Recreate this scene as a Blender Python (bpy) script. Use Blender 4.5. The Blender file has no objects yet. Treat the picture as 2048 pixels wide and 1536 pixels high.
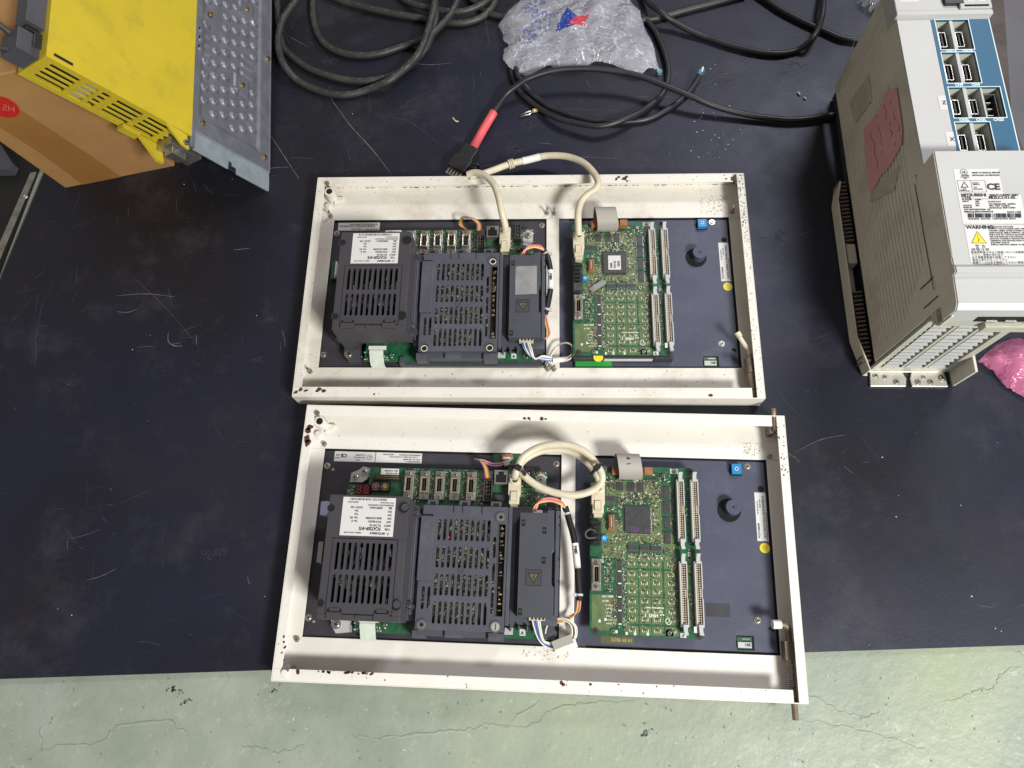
import bpy, math, random
from mathutils import Vector, Matrix, noise
random.seed(7)
sc = bpy.context.scene
col = sc.collection

# ------------------------------------------------------------------ camera
FPX = 1487.9
TILT, ROLL, CAMH = 0.3321, -0.1307, 0.9579
F_ = Vector((0, math.sin(TILT), -math.cos(TILT)))
R0 = Vector((1, 0, 0)); U0 = R0.cross(F_)
R_ = math.cos(ROLL)*R0 + math.sin(ROLL)*U0
U_ = -math.sin(ROLL)*R0 + math.cos(ROLL)*U0
CAM = Vector((0, 0, CAMH))
cd = bpy.data.cameras.new('camera'); cam = bpy.data.objects.new('camera', cd); col.objects.link(cam)
cd.sensor_width = 36; cd.lens = FPX/2048*36; cd.clip_start = 0.01; cd.clip_end = 100
M = Matrix((R_, U_, -F_)).transposed().to_4x4(); M.translation = CAM
cam.matrix_world = M
sc.camera = cam

# ------------------------------------------------------------------ light
w = bpy.data.worlds.new('World'); sc.world = w; w.use_nodes = True
w.node_tree.nodes['Background'].inputs[0].default_value = (1.0, 0.92, 0.84, 1)
w.node_tree.nodes['Background'].inputs[1].default_value = 0.27
def area(name, loc, target, sx, sy, power, color):
    l = bpy.data.lights.new(name, 'AREA'); l.shape = 'RECTANGLE'; l.size = sx; l.size_y = sy
    l.energy = power; l.color = color
    o = bpy.data.objects.new(name, l); col.objects.link(o); o.location = loc
    o.rotation_euler = (Vector(target)-Vector(loc)).to_track_quat('-Z', 'Y').to_euler()
area('shop_lamp', (1.48, -1.72, 2.3), (0.2, 0.2, 0), 0.8, 0.42, 156, (1.0, 0.985, 0.92))
area('shop_lamp', (1.60, 1.95, 2.4), (0.1, 0.3, 0), 0.8, 0.45, 34, (0.96, 0.94, 1.0))
sc.view_settings.view_transform = 'Standard'; sc.view_settings.look = 'None'
sc.view_settings.exposure = 0; sc.view_settings.gamma = 1

def at(px, py, z=0.0):
    """point of the world at height z seen at photo pixel (2048 wide)"""
    d = F_*FPX + R_*(px-1024) - U_*(py-768)
    return CAM + d*((z-CAMH)/d.z)

# ------------------------------------------------------------------ materials
def mat(name, color, rough=0.5, metal=0.0, var=0.0, vscale=20, dirt=None, damt=0.0, dscale=6, bump=0.0, bscale=200, spec=0.5, trans=0.0, emit=None, coat=0.0):
    m = bpy.data.materials.new(name); m.use_nodes = True
    nt = m.node_tree; b = nt.nodes['Principled BSDF']
    b.inputs['Roughness'].default_value = rough; b.inputs['Metallic'].default_value = metal
    b.inputs['Specular IOR Level'].default_value = spec
    b.inputs['Coat Weight'].default_value = coat
    c = (*color, 1); b.inputs['Base Color'].default_value = c
    tc = nt.nodes.new('ShaderNodeTexCoord'); src = None
    if var > 0:
        n = nt.nodes.new('ShaderNodeTexNoise'); n.inputs['Scale'].default_value = vscale; n.inputs['Detail'].default_value = 6
        nt.links.new(tc.outputs['Object'], n.inputs['Vector'])
        mx = nt.nodes.new('ShaderNodeMix'); mx.data_type = 'RGBA'
        mx.inputs[6].default_value = (*[v*(1-var) for v in color], 1); mx.inputs[7].default_value = (*[min(1, v*(1+var)) for v in color], 1)
        r = nt.nodes.new('ShaderNodeMapRange'); r.inputs[1].default_value = .3; r.inputs[2].default_value = .7
        nt.links.new(n.outputs['Fac'], r.inputs[0]); nt.links.new(r.outputs[0], mx.inputs[0]); src = mx.outputs[2]
    if dirt:
        n = nt.nodes.new('ShaderNodeTexNoise'); n.inputs['Scale'].default_value = dscale; n.inputs['Detail'].default_value = 9; n.inputs['Roughness'].default_value = .7
        nt.links.new(tc.outputs['Object'], n.inputs['Vector'])
        r = nt.nodes.new('ShaderNodeMapRange'); r.inputs[1].default_value = .5; r.inputs[2].default_value = .78; r.inputs[4].default_value = damt
        nt.links.new(n.outputs['Fac'], r.inputs[0])
        mx = nt.nodes.new('ShaderNodeMix'); mx.data_type = 'RGBA'
        if src: nt.links.new(src, mx.inputs[6])
        else: mx.inputs[6].default_value = c
        mx.inputs[7].default_value = (*dirt, 1); nt.links.new(r.outputs[0], mx.inputs[0]); src = mx.outputs[2]
    if src: nt.links.new(src, b.inputs['Base Color'])
    if bump > 0:
        n = nt.nodes.new('ShaderNodeTexNoise'); n.inputs['Scale'].default_value = bscale; n.inputs['Detail'].default_value = 5
        nt.links.new(tc.outputs['Object'], n.inputs['Vector'])
        bp = nt.nodes.new('ShaderNodeBump'); bp.inputs['Strength'].default_value = bump; bp.inputs['Distance'].default_value = .001
        nt.links.new(n.outputs['Fac'], bp.inputs['Height']); nt.links.new(bp.outputs[0], b.inputs['Normal'])
    if emit: b.inputs['Emission Color'].default_value = (*emit[:3], 1); b.inputs['Emission Strength'].default_value = emit[3]
    return m
W_ = dict(
 frame=mat('frame_paint', (.74, .72, .68), .38, var=.05, vscale=9, dirt=(.42, .33, .24), damt=.32, dscale=9, bump=.12, bscale=350),
 frame_dirty=mat('frame_paint_dirty', (.70, .675, .62), .42, var=.07, vscale=9, dirt=(.33, .25, .17), damt=.6, dscale=14, bump=.15, bscale=350),
 rust=mat('chipped_primer', (.075, .022, .018), .6, var=.3, vscale=300),
 soot=mat('grime', (.05, .042, .035), .8, var=.4, vscale=200),
 grime=mat('light_grime', (.30, .26, .20), .8, var=.3, vscale=200),
 plate=mat('dark_plate', (.032, .031, .040), .5, var=.25, vscale=30, bump=.2, bscale=600),
 kplate=mat('blue_grey_plate', (.055, .060, .100), .5, var=.12, vscale=14, dirt=(.12, .13, .17), damt=.4, dscale=30, bump=.15, bscale=500),
 cover=mat('black_grey_plastic', (.047, .045, .055), .5, var=.10, vscale=15, bump=.1, bscale=900),
 slate=mat('slate_plastic', (.066, .068, .092), .5, var=.08, vscale=15, bump=.1, bscale=900, dirt=(.2, .19, .2), damt=.25, dscale=40),
 inv=mat('charcoal_plastic', (.054, .058, .072), .48, var=.08, vscale=20, bump=.1, bscale=900),
 black=mat('black_plastic', (.014, .014, .016), .42, var=.2, vscale=60),
 hole=mat('dark_void', (.004, .004, .005), .9),
 chip=mat('chip_black', (.046, .047, .052), .38, var=.2, vscale=200),
 pcb=mat('pcb_green', (.016, .092, .042), .35, var=.35, vscale=160, coat=.3),
 pcb_l=mat('pcb_pour', (.105, .155, .066), .35, var=.18, vscale=120, coat=.3),
 trace=mat('pcb_trace', (.015, .055, .02), .4),
 silk=mat('silkscreen', (.62, .64, .55), .6),
 silver=mat('tin_metal', (.62, .60, .55), .28, 1.0, var=.12, vscale=120),
 steel=mat('steel_dull', (.42, .40, .37), .38, .9, var=.25, vscale=120),
 brass=mat('brass', (.62, .46, .20), .3, 1.0, var=.2, vscale=90),
 gold=mat('gold_tan', (.42, .34, .17), .45, .4, var=.3, vscale=200),
 tan=mat('component_tan', (.33, .27, .17), .5, var=.3, vscale=300),
 cream=mat('cream_plastic', (.60, .55, .42), .42, var=.08, vscale=60, dirt=(.25, .2, .14), damt=.45, dscale=55),
 white=mat('white_plastic', (.75, .74, .70), .4),
 grey_l=mat('light_grey_plastic', (.46, .47, .48), .42, var=.06),
 paper=mat('label_paper', (.60, .60, .60), .55, var=.03),
 ink=mat('ink', (.02, .02, .03), .6),
 inkb=mat('violet_ink', (.10, .03, .14), .6),
 yellow_s=mat('yellow_sticker', (.74, .60, .02), .45),
 red=mat('red_part', (.50, .02, .02), .35),
 led=mat('dark_red_display', (.055, .008, .012), .15),
 seg=mat('segment_red', (.42, .03, .05), .4),
 blue=mat('blue_part', (.015, .21, .50), .4),
 orange=mat('orange_socket', (.30, .12, .055), .5, var=.2, vscale=200),
 ribbon=mat('ribbon_grey', (.33, .315, .285), .5, var=.05),
 tape=mat('tape_pale', (.56, .62, .55), .5, var=.12, vscale=120),
 clear=mat('clear_tape', (.26, .26, .27), .2, var=.2, vscale=60),
 w_red=mat('wire_red', (.55, .06, .06), .4), w_pink=mat('wire_pink', (.72, .25, .30), .4), w_or=mat('wire_orange', (.60, .24, .06), .4),
 w_yel=mat('wire_yellow', (.62, .48, .12), .4), w_blue=mat('wire_blue', (.06, .11, .33), .4), w_vio=mat('wire_violet', (.17, .10, .22), .4), w_br=mat('wire_brown', (.22, .10, .05), .4),
 w_wh=mat('wire_white', (.66, .64, .57), .4), olive=mat('olive_mark', (.10, .105, .045), .5),
 mat_r=mat('mat_rubber', (.0115, .0115, .027), .46, var=.6, vscale=4, dirt=(.036, .036, .048), damt=.75, dscale=11, bump=.16, bscale=240, spec=.36),
 scr1=mat('scratch_faint', (.05, .049, .064), .55), scr2=mat('scratch', (.11, .108, .125), .6), scr3=mat('scratch_pale', (.15, .148, .155), .6),
 crumb=mat('crumb', (.55, .53, .48), .6),
 cable_k=mat('cable_black', (.016, .0165, .022), .42, var=.3, vscale=40),
 cable_g=mat('cable_dusty', (.030, .029, .029), .5, var=.3, vscale=40, dirt=(.075, .066, .055), damt=.5, dscale=30),
 print_=mat('cable_print', (.10, .145, .135), .6),
 sleeve=mat('red_sleeve', (.72, .115, .125), .45, var=.08, vscale=60),
 card=mat('cardboard', (.335, .178, .062), .8, var=.14, vscale=9, bump=.5, bscale=45, dirt=(.25, .13, .045), damt=.5, dscale=7),
 cardt=mat('parcel_tape', (.285, .135, .038), .35, var=.10, vscale=10, bump=.2, bscale=90),
 yellow=mat('yellow_plastic', (.50, .385, .022), .42, var=.05, vscale=15, dirt=(.26, .21, .035), damt=.6, dscale=18, bump=.1, bscale=500),
 alu=mat('pressed_aluminium', (.215, .22, .265), .46, .6, var=.16, vscale=45, dirt=(.12, .12, .14), damt=.5, dscale=25, bump=.12, bscale=300),
 flange=mat('painted_flange', (.23, .275, .31), .5, .2, var=.15, vscale=40, dirt=(.16, .15, .13), damt=.5, dscale=60),
 darkg=mat('dark_grey_plastic', (.062, .062, .075), .5, var=.1),
 drive=mat('drive_off_white', (.44, .45, .455), .45, var=.03, vscale=12, dirt=(.38, .37, .34), damt=.35, dscale=8, bump=.08, bscale=600),
 drives=mat('drive_side_grey', (.60, .57, .49), .5, var=.05, vscale=12, dirt=(.19, .17, .14), damt=.45, dscale=14, bump=.08, bscale=600),
 drivel=mat('drive_louvre', (.43, .435, .37), .45, var=.04),
 fascia=mat('fascia_blue', (.008, .092, .185), .5), fasciaw=mat('fascia_line', (.60, .74, .76), .5),
 cab=mat('cabinet_grey', (.10, .10, .115), .42, .1, var=.2, vscale=8, dirt=(.06, .05, .05), damt=.7, dscale=8),
 pinknote=mat('pink_note', (.66, .33, .35), .6, var=.06, vscale=30, bump=.5, bscale=60),
)
W_['fanb'] = mat('fan_blade', (.5, .49, .52), .35); W_['fin'] = mat('fin_brown', (.17, .145, .125), .5)
W_['rod'] = mat('rod_brown', (.19, .145, .105), .45, .3, var=.3, vscale=60); W_['contact'] = mat('contact_tan', (.55, .48, .36), .45, .2, var=.15, vscale=200); W_['tanb'] = mat('contact_base', (.24, .19, .13), .6, var=.2, vscale=200)
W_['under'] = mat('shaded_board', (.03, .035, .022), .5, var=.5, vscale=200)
W_['shaded'] = mat('painted_shade_brown', (.055, .042, .038), .6, var=.4, vscale=12, dirt=(.14, .13, .13), damt=.6, dscale=9)  # brown tone standing in for shade on the metal sheet
def mat_rubber():
    m = bpy.data.materials.new('worn_rubber'); m.use_nodes = True; nt = m.node_tree; b = nt.nodes['Principled BSDF']; L = nt.links.new
    tc = nt.nodes.new('ShaderNodeTexCoord')
    def nz(s, d=8, r=.6, st=(1, 1, 1), off=0):
        mp = nt.nodes.new('ShaderNodeMapping'); mp.inputs['Scale'].default_value = st; mp.inputs['Location'].default_value = (off, off, 0); L(tc.outputs['Object'], mp.inputs['Vector'])
        n = nt.nodes.new('ShaderNodeTexNoise'); n.inputs['Scale'].default_value = s; n.inputs['Detail'].default_value = d; n.inputs['Roughness'].default_value = r; L(mp.outputs[0], n.inputs['Vector']); return n.outputs['Fac']
    def rng(f, a, b_, lo=0, hi=1):
        r = nt.nodes.new('ShaderNodeMapRange'); r.inputs[1].default_value = a; r.inputs[2].default_value = b_; r.inputs[3].default_value = lo; r.inputs[4].default_value = hi; L(f, r.inputs[0]); return r.outputs[0]
    def mix(f, a, c):
        x = nt.nodes.new('ShaderNodeMix'); x.data_type = 'RGBA'; L(f, x.inputs[0])
        if isinstance(a, tuple): x.inputs[6].default_value = (*a, 1)
        else: L(a, x.inputs[6])
        x.inputs[7].default_value = (*c, 1); return x.outputs[2]
    c = mix(rng(nz(2.2, 5), .40, .60), (.0068, .0062, .0078), (.0085, .0092, .0215))
    c = mix(rng(nz(3.5, 6, .6, off=3), .52, .70, 0, .8), c, (.017, .014, .017))
    c = mix(rng(nz(7, 10, .74, off=7), .52, .74, 0, .75), c, (.038, .038, .046))
    c = mix(rng(nz(14, 9, .8, (1, 7, 1), 5), .60, .76, 0, .5), c, (.055, .054, .068))
    c = mix(rng(nz(300, 3, .7), .70, .76, 0, .7), c, (.10, .10, .115))
    L(c, b.inputs['Base Color']); L(rng(nz(6, 8, .7, off=9), .3, .7, .40, .56), b.inputs['Roughness']); b.inputs['Specular IOR Level'].default_value = .58; b.inputs['Specular Tint'].default_value = (.74, .78, 1.0, 1)
    bp = nt.nodes.new('ShaderNodeBump'); bp.inputs['Strength'].default_value = .18; bp.inputs['Distance'].default_value = .001; L(nz(220, 5), bp.inputs['Height']); L(bp.outputs[0], b.inputs['Normal'])
    return m
W_['mat_r'] = mat_rubber()
# concrete floor
def floor_mat():
    m = bpy.data.materials.new('painted_concrete'); m.use_nodes = True; nt = m.node_tree; b = nt.nodes['Principled BSDF']
    tc = nt.nodes.new('ShaderNodeTexCoord'); b.inputs['Roughness'].default_value = .42
    def nz(s, d=8, r=.6):
        n = nt.nodes.new('ShaderNodeTexNoise'); n.inputs['Scale'].default_value = s; n.inputs['Detail'].default_value = d; n.inputs['Roughness'].default_value = r
        nt.links.new(tc.outputs['Object'], n.inputs['Vector']); return n.outputs['Fac']
    def rng(f, a, b_, o=1):
        r = nt.nodes.new('ShaderNodeMapRange'); r.inputs[1].default_value = a; r.inputs[2].default_value = b_; r.inputs[4].default_value = o
        nt.links.new(f, r.inputs[0]); return r.outputs[0]
    def mix(f, a, c):
        x = nt.nodes.new('ShaderNodeMix'); x.data_type = 'RGBA'; nt.links.new(f, x.inputs[0])
        if isinstance(a, tuple): x.inputs[6].default_value = (*a, 1)
        else: nt.links.new(a, x.inputs[6])
        x.inputs[7].default_value = (*c, 1); return x.outputs[2]
    c = mix(rng(nz(6), .38, .62), (.23, .27, .222), (.315, .352, .305))
    c = mix(rng(nz(3, 4), .52, .75, .7), c, (.27, .33, .19))
    c = mix(rng(nz(13, 10, .75), .56, .72, .45), c, (.20, .215, .17))
    c = mix(rng(nz(50, 6, .8), .60, .70, .5), c, (.50, .54, .47))
    c = mix(rng(nz(120, 4, .7), .66, .72, .7), c, (.13, .16, .12))
    nt.links.new(c, b.inputs['Base Color'])
    bp = nt.nodes.new('ShaderNodeBump'); bp.inputs['Strength'].default_value = .5; bp.inputs['Distance'].default_value = .002
    nt.links.new(nz(70, 8, .6), bp.inputs['Height']); nt.links.new(bp.outputs[0], b.inputs['Normal'])
    return m
W_['floor'] = floor_mat()
def film_mat(name, color, alpha, rough=.25, crease=.55):
    m = bpy.data.materials.new(name); m.use_nodes = True; nt = m.node_tree; b = nt.nodes['Principled BSDF']; L = nt.links.new
    b.inputs['Base Color'].default_value = (*color, 1); b.inputs['Roughness'].default_value = rough; b.inputs['Specular IOR Level'].default_value = .7
    tc = nt.nodes.new('ShaderNodeTexCoord'); n = nt.nodes.new('ShaderNodeTexNoise'); n.inputs['Scale'].default_value = 22; n.inputs['Detail'].default_value = 4
    L(tc.outputs['Object'], n.inputs['Vector'])
    va = nt.nodes.new('ShaderNodeVectorMath'); va.operation = 'MULTIPLY_ADD'; va.inputs[1].default_value = (.05, .05, .05); L(n.outputs['Color'], va.inputs[0]); L(tc.outputs['Object'], va.inputs[2])
    mp = nt.nodes.new('ShaderNodeMapping'); mp.inputs['Scale'].default_value = (1.0, 2.4, 1.0); mp.inputs['Rotation'].default_value = (0, 0, .45); L(va.outputs[0], mp.inputs['Vector'])
    acc = None
    for sc_, wd in ((13, .035), (34, .06)):
        v = nt.nodes.new('ShaderNodeTexVoronoi'); v.feature = 'DISTANCE_TO_EDGE'; v.inputs['Scale'].default_value = sc_; L(mp.outputs[0], v.inputs['Vector'])
        r = nt.nodes.new('ShaderNodeMapRange'); r.inputs[1].default_value = 0; r.inputs[2].default_value = wd; r.inputs[3].default_value = crease if sc_ < 20 else crease*.55; r.inputs[4].default_value = 0; L(v.outputs['Distance'], r.inputs[0])
        if acc is None: acc = r.outputs[0]
        else:
            a = nt.nodes.new('ShaderNodeMath'); a.operation = 'MAXIMUM'; L(acc, a.inputs[0]); L(r.outputs[0], a.inputs[1]); acc = a.outputs[0]
    nr = nt.nodes.new('ShaderNodeMapRange'); nr.inputs[1].default_value = .35; nr.inputs[2].default_value = .65; nr.inputs[3].default_value = alpha*.55; nr.inputs[4].default_value = alpha*1.35; L(n.outputs['Fac'], nr.inputs[0])
    a = nt.nodes.new('ShaderNodeMath'); a.operation = 'ADD'; a.use_clamp = True; L(acc, a.inputs[0]); L(nr.outputs[0], a.inputs[1]); L(a.outputs[0], b.inputs['Alpha'])
    bp = nt.nodes.new('ShaderNodeBump'); bp.inputs['Strength'].default_value = .8; bp.inputs['Distance'].default_value = .003; L(acc, bp.inputs['Height']); L(bp.outputs[0], b.inputs['Normal'])
    return m
W_['film'] = film_mat('bag_film', (.64, .65, .75), .27, .2, .34)
W_['film_b'] = film_mat('bag_print_blue', (.015, .04, .26), 1.6)
W_['film_r'] = film_mat('bag_print_red', (.50, .05, .07), 1.6)
W_['film_f'] = film_mat('bag_print_faint', (.13, .15, .38), .7)
W_['pink'] = film_mat('pink_film', (.66, .20, .38), .42, .2, .25)
W_['wrap'] = film_mat('clear_wrap', (.45, .47, .55), .38, .12)

# ------------------------------------------------------------------ mesh helper (millimetres)
class MB:
    def __init__(s, k=.001): s.v = []; s.f = []; s.mi = []; s.ms = []; s.k = k; s.sm = []
    def m(s, name):
        if name not in s.ms: s.ms.append(name)
        return s.ms.index(name)
    def add(s, vs, fs, mt, smooth=False):
        b = len(s.v); i = s.m(mt); s.v += [tuple(v) for v in vs]
        for f in fs: s.f.append(tuple(b+j for j in f)); s.mi.append(i); s.sm.append(smooth)
    def box(s, x0, x1, y0, y1, z0, z1, mt, a=0):
        cx, cy = (x0+x1)/2, (y0+y1)/2; c, n = math.cos(a), math.sin(a); vs = []
        for z in (z0, z1):
            for x, y in ((x0, y0), (x1, y0), (x1, y1), (x0, y1)):
                dx, dy = x-cx, y-cy; vs.append((cx+dx*c-dy*n, cy+dx*n+dy*c, z))
        s.add(vs, [(3, 2, 1, 0), (4, 5, 6, 7), (0, 1, 5, 4), (1, 2, 6, 5), (2, 3, 7, 6), (3, 0, 4, 7)], mt)
    def prism(s, poly, z0, z1, mt):
        n = len(poly); ar = sum(poly[i][0]*poly[(i+1) % n][1]-poly[(i+1) % n][0]*poly[i][1] for i in range(n))
        if ar < 0: poly = poly[::-1]
        vs = [(x, y, z0) for x, y in poly]+[(x, y, z1) for x, y in poly]
        s.add(vs, [tuple(range(n))[::-1], tuple(range(n, 2*n))]+[(i, (i+1) % n, n+(i+1) % n, n+i) for i in range(n)], mt)
    def cyl(s, cx, cy, z0, z1, r, mt, n=16, r2=None, smooth=True):
        r2 = r if r2 is None else r2
        vs = [(cx+r*math.cos(2*math.pi*i/n), cy+r*math.sin(2*math.pi*i/n), z0) for i in range(n)]+[(cx+r2*math.cos(2*math.pi*i/n), cy+r2*math.sin(2*math.pi*i/n), z1) for i in range(n)]
        s.add(vs, [(i, (i+1) % n, n+(i+1) % n, n+i) for i in range(n)], mt, smooth)
        s.add(vs, [tuple(range(n))[::-1], tuple(range(n, 2*n))], mt)
    def ring(s, cx, cy, z0, z1, r0, r1, mt, n=20):
        vs = []
        for z, r in ((z0, r1), (z1, r1), (z1, r0), (z0, r0)):
            vs += [(cx+r*math.cos(2*math.pi*i/n), cy+r*math.sin(2*math.pi*i/n), z) for i in range(n)]
        fs = []
        for k in range(4):
            for i in range(n): j = (i+1) % n; k2 = (k+1) % 4; fs.append((k*n+i, k*n+j, k2*n+j, k2*n+i))
        s.add(vs, fs, mt)
    def frame(s, x0, x1, y0, y1, z0, z1, t, mt):
        s.box(x0, x1, y0, y0+t, z0, z1, mt); s.box(x0, x1, y1-t, y1, z0, z1, mt)
        s.box(x0, x0+t, y0+t, y1-t, z0, z1, mt); s.box(x1-t, x1, y0+t, y1-t, z0, z1, mt)
    def tube(s, pts, r, mt, n=10, caps=True):
        pts = [Vector(p) for p in pts]; up = Vector((0, 0, 1)); vs = []; fs = []; prev = None
        for i, p in enumerate(pts):
            t = (pts[min(i+1, len(pts)-1)]-pts[max(i-1, 0)])
            if t.length < 1e-9: t = Vector((1, 0, 0))
            t.normalize()
            if prev is None:
                a = t.cross(up)
                if a.length < .05: a = t.cross(Vector((0, 1, 0)))
            else: a = prev - t*prev.dot(t)
            a.normalize(); prev = a; b = t.cross(a)
            rr = r[i] if isinstance(r, (list, tuple)) else r
            for k in range(n):
                an = 2*math.pi*k/n; vs.append(p+(a*math.cos(an)+b*math.sin(an))*rr)
        for i in range(len(pts)-1):
            for k in range(n):
                j = (k+1) % n; fs.append((i*n+k, i*n+j, (i+1)*n+j, (i+1)*n+k))
        if caps: fs += [tuple(range(n)), tuple(range((len(pts)-1)*n, len(pts)*n))[::-1]]
        s.add(vs, fs, mt, True)
    def strip(s, pts, w, th, mt):
        """flat band along a path, w wide in x, th thick"""
        n = len(pts); vs = []; fs = []
        for i, p in enumerate(pts):
            p = Vector(p); t = (Vector(pts[min(i+1, n-1)])-Vector(pts[max(i-1, 0)])).normalized(); x = Vector((1, 0, 0)); q = t.cross(x).normalized()*th/2
            vs += [p-x*w/2-q, p+x*w/2-q, p+x*w/2+q, p-x*w/2+q]
        for i in range(n-1):
            for k in range(4): j = (k+1) % 4; fs.append((4*i+k, 4*i+j, 4*i+4+j, 4*i+4+k))
        fs += [(3, 2, 1, 0), (4*n-4, 4*n-3, 4*n-2, 4*n-1)]
        s.add(vs, fs, mt)
    def slotcell(s, x0, x1, y0, y1, sw, z0, z1, mt, pad=1.0, sl=0.0):
        """plate cell with a rounded slot of width sw through it"""
        cx = (x0+x1)/2; ya, yb = y0+pad+sw/2, y1-pad-sw/2; inner = []; outer = []; n = 5
        for i in range(n+1): a = math.pi*i/n; inner.append((cx+sw/2*math.cos(a), yb+sw/2*math.sin(a)))
        for i in range(n+1): a = math.pi+math.pi*i/n; inner.append((cx+sw/2*math.cos(a), ya+sw/2*math.sin(a)))
        for i, (px, py) in enumerate(inner):
            k = i % (n+1); top = i <= n; f = k/n
            if k == 0: o = (x1, y1) if top else (x0, y0)
            elif k == n: o = (x0, y1) if top else (x1, y0)
            else: o = ((x1+(x0-x1)*f), y1) if top else ((x0+(x1-x0)*f), y0)
            outer.append(o)
        N = len(inner)
        vs = [(x, y, z1) for x, y in outer]+[(x, y, z1) for x, y in inner]+[(x, y, z0) for x, y in inner]
        fs = []
        for i in range(N):
            j = (i+1) % N; fs.append((i, j, N+j, N+i)); fs.append((N+i, N+j, 2*N+j, 2*N+i))
        s.add(vs, fs, mt)
    def build(s, name, parent=None, bevel=0, smooth=False):
        me = bpy.data.meshes.new(name); k = s.k
        me.from_pydata([(x*k, y*k, z*k) for x, y, z in s.v], [], s.f)
        for n in s.ms: me.materials.append(W_[n])
        me.polygons.foreach_set('material_index', s.mi); me.polygons.foreach_set('use_smooth', [a or smooth for a in s.sm]); me.update()
        o = bpy.data.objects.new(name, me); col.objects.link(o)
        if parent: o.parent = parent
        if bevel:
            b = o.modifiers.new('bevel', 'BEVEL'); b.width = bevel*k; b.segments = 2; b.limit_method = 'ANGLE'; b.angle_limit = .7
        return o
def tag(o, label=None, cat=None, group=None, kind=None):
    for k, v in (('label', label), ('category', cat), ('group', group), ('kind', kind)):
        if v: o[k] = v
    return o
def empty(name, loc=(0, 0, 0), rz=0):
    o = bpy.data.objects.new(name, None); col.objects.link(o); o.location = loc; o.rotation_euler = (0, 0, rz); o.empty_display_size = .02; return o
def letters(items, parent, z, mt='ink', name='lettering', k=.001, thick=0):
    """items: (text, x, y, size, rot, xscale) in mm, left-baseline anchored -> one mesh"""
    mb = MB(k)
    for it in items:
        txt, x, y, size, rot = it[:5]; xs = it[5] if len(it) > 5 else 1
        c = bpy.data.curves.new('t', 'FONT'); c.body = txt; c.size = size; c.resolution_u = 2
        c.offset = size*(.004 if ord(txt[-1]) > 255 else .045)
        o = bpy.data.objects.new('t', c); me = bpy.data.meshes.new_from_object(o)
        ca, sa = math.cos(rot), math.sin(rot); vs = []
        for v in me.vertices:
            a, b = v.co.x*xs, v.co.y; vs.append((x+a*ca-b*sa, y+a*sa+b*ca, z))
        fs = [tuple(p.vertices) for p in me.polygons]
        mb.add(vs, fs, mt); bpy.data.objects.remove(o); bpy.data.curves.remove(c); bpy.data.meshes.remove(me)
    return mb.build(name, parent)
def bars(mb, x0, x1, y0, y1, z, mt, seed=1, along='x', wmin=.35, wmax=1.0):
    rr = random.Random(seed); p = x0 if along == 'x' else y0; e = x1 if along == 'x' else y1
    while p < e:
        ww = rr.choice((wmin, wmin, wmax, (wmin+wmax)/2)); q = min(p+ww, e)
        if along == 'x': mb.add([(p, y0, z), (q, y0, z), (q, y1, z), (p, y1, z)], [(0, 1, 2, 3)], mt)
        else: mb.add([(x0, p, z), (x1, p, z), (x1, q, z), (x0, q, z)], [(0, 1, 2, 3)], mt)
        p = q+rr.choice((wmin, wmin, wmax*.8))
def smooth_path(pts, n=8):
    P = [Vector(p) for p in pts]; out = []
    for i in range(len(P)-1):
        a = P[max(i-1, 0)]; b = P[i]; c = P[i+1]; d = P[min(i+2, len(P)-1)]
        for j in range(n):
            t = j/n; out.append(.5*((2*b)+(c-a)*t+(2*a-5*b+4*c-d)*t*t+(3*b-a-3*c+d)*t**3))
    out.append(P[-1]); return out
def blob(mb, x, y, r, z, mt, rr, sx=1, a=0):
    n = 9; vs = []
    for i in range(n):
        q = r*rr.uniform(.6, 1.15); an = 2*math.pi*i/n; dx, dy = q*math.cos(an)*sx, q*math.sin(an)
        vs.append((x+dx*math.cos(a)-dy*math.sin(a), y+dx*math.sin(a)+dy*math.cos(a), z))
    mb.add(vs, [tuple(range(n))], mt)
def screw(mb, x, y, z, r, mt='silver', washer=True, n=14, cross=True):
    if washer: mb.cyl(x, y, z, z+.7, r*1.45, mt, n)
    mb.cyl(x, y, z+.7*washer, z+r*.55+.7*washer, r, mt, n, r*.8)
    zt = z+r*.55+.7*washer+.05
    if cross:
        a = random.uniform(0, 1.5)
        for q in (a, a+math.pi/2):
            mb.box(x-r*.55, x+r*.55, y-r*.13, y+r*.13, zt-.02, zt+.04, 'hole', q)

# ------------------------------------------------------------------ floor and mat
def poly_obj(name, pts, z0, z1, mt, bevel=0):
    mb = MB(1); mb.prism([(p.x, p.y) for p in pts], z0, z1, mt); return mb.build(name, bevel=bevel)
fb = MB(1); fb.add([(-6, -6, -.008), (6, -6, -.008), (6, 6, -.008), (-6, 6, -.008)], [(0, 1, 2, 3)], 'floor')
W_['crack'] = mat('crack', (.17, .20, .155), .8); W_['crackl'] = mat('crack_lip', (.40, .45, .37), .7); W_['moss'] = mat('dark_mark', (.06, .10, .07), .8)
def thinline(mb, pts, w, z, mt, jit=0, sub=6, seed=0, taper=True):
    rr = random.Random(seed); P = smooth_path([Vector((p[0], p[1], 0)) for p in pts], sub); n = len(P); vs = []; fs = []
    for i, p in enumerate(P):
        t = (P[min(i+1, n-1)]-P[max(i-1, 0)]).normalized(); q = Vector((-t.y, t.x, 0)); o = q*rr.uniform(-jit, jit)
        ww = w/2*((math.sin(math.pi*(i+.3)/(n-.4))**.5 if taper else 1))*rr.uniform(.5, 1.2)
        vs += [(p.x+o.x+q.x*ww, p.y+o.y+q.y*ww, z), (p.x+o.x-q.x*ww, p.y+o.y-q.y*ww, z)]
    for i in range(n-1): fs.append((2*i, 2*i+1, 2*i+3, 2*i+2))
    mb.add(vs, fs, mt)
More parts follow.
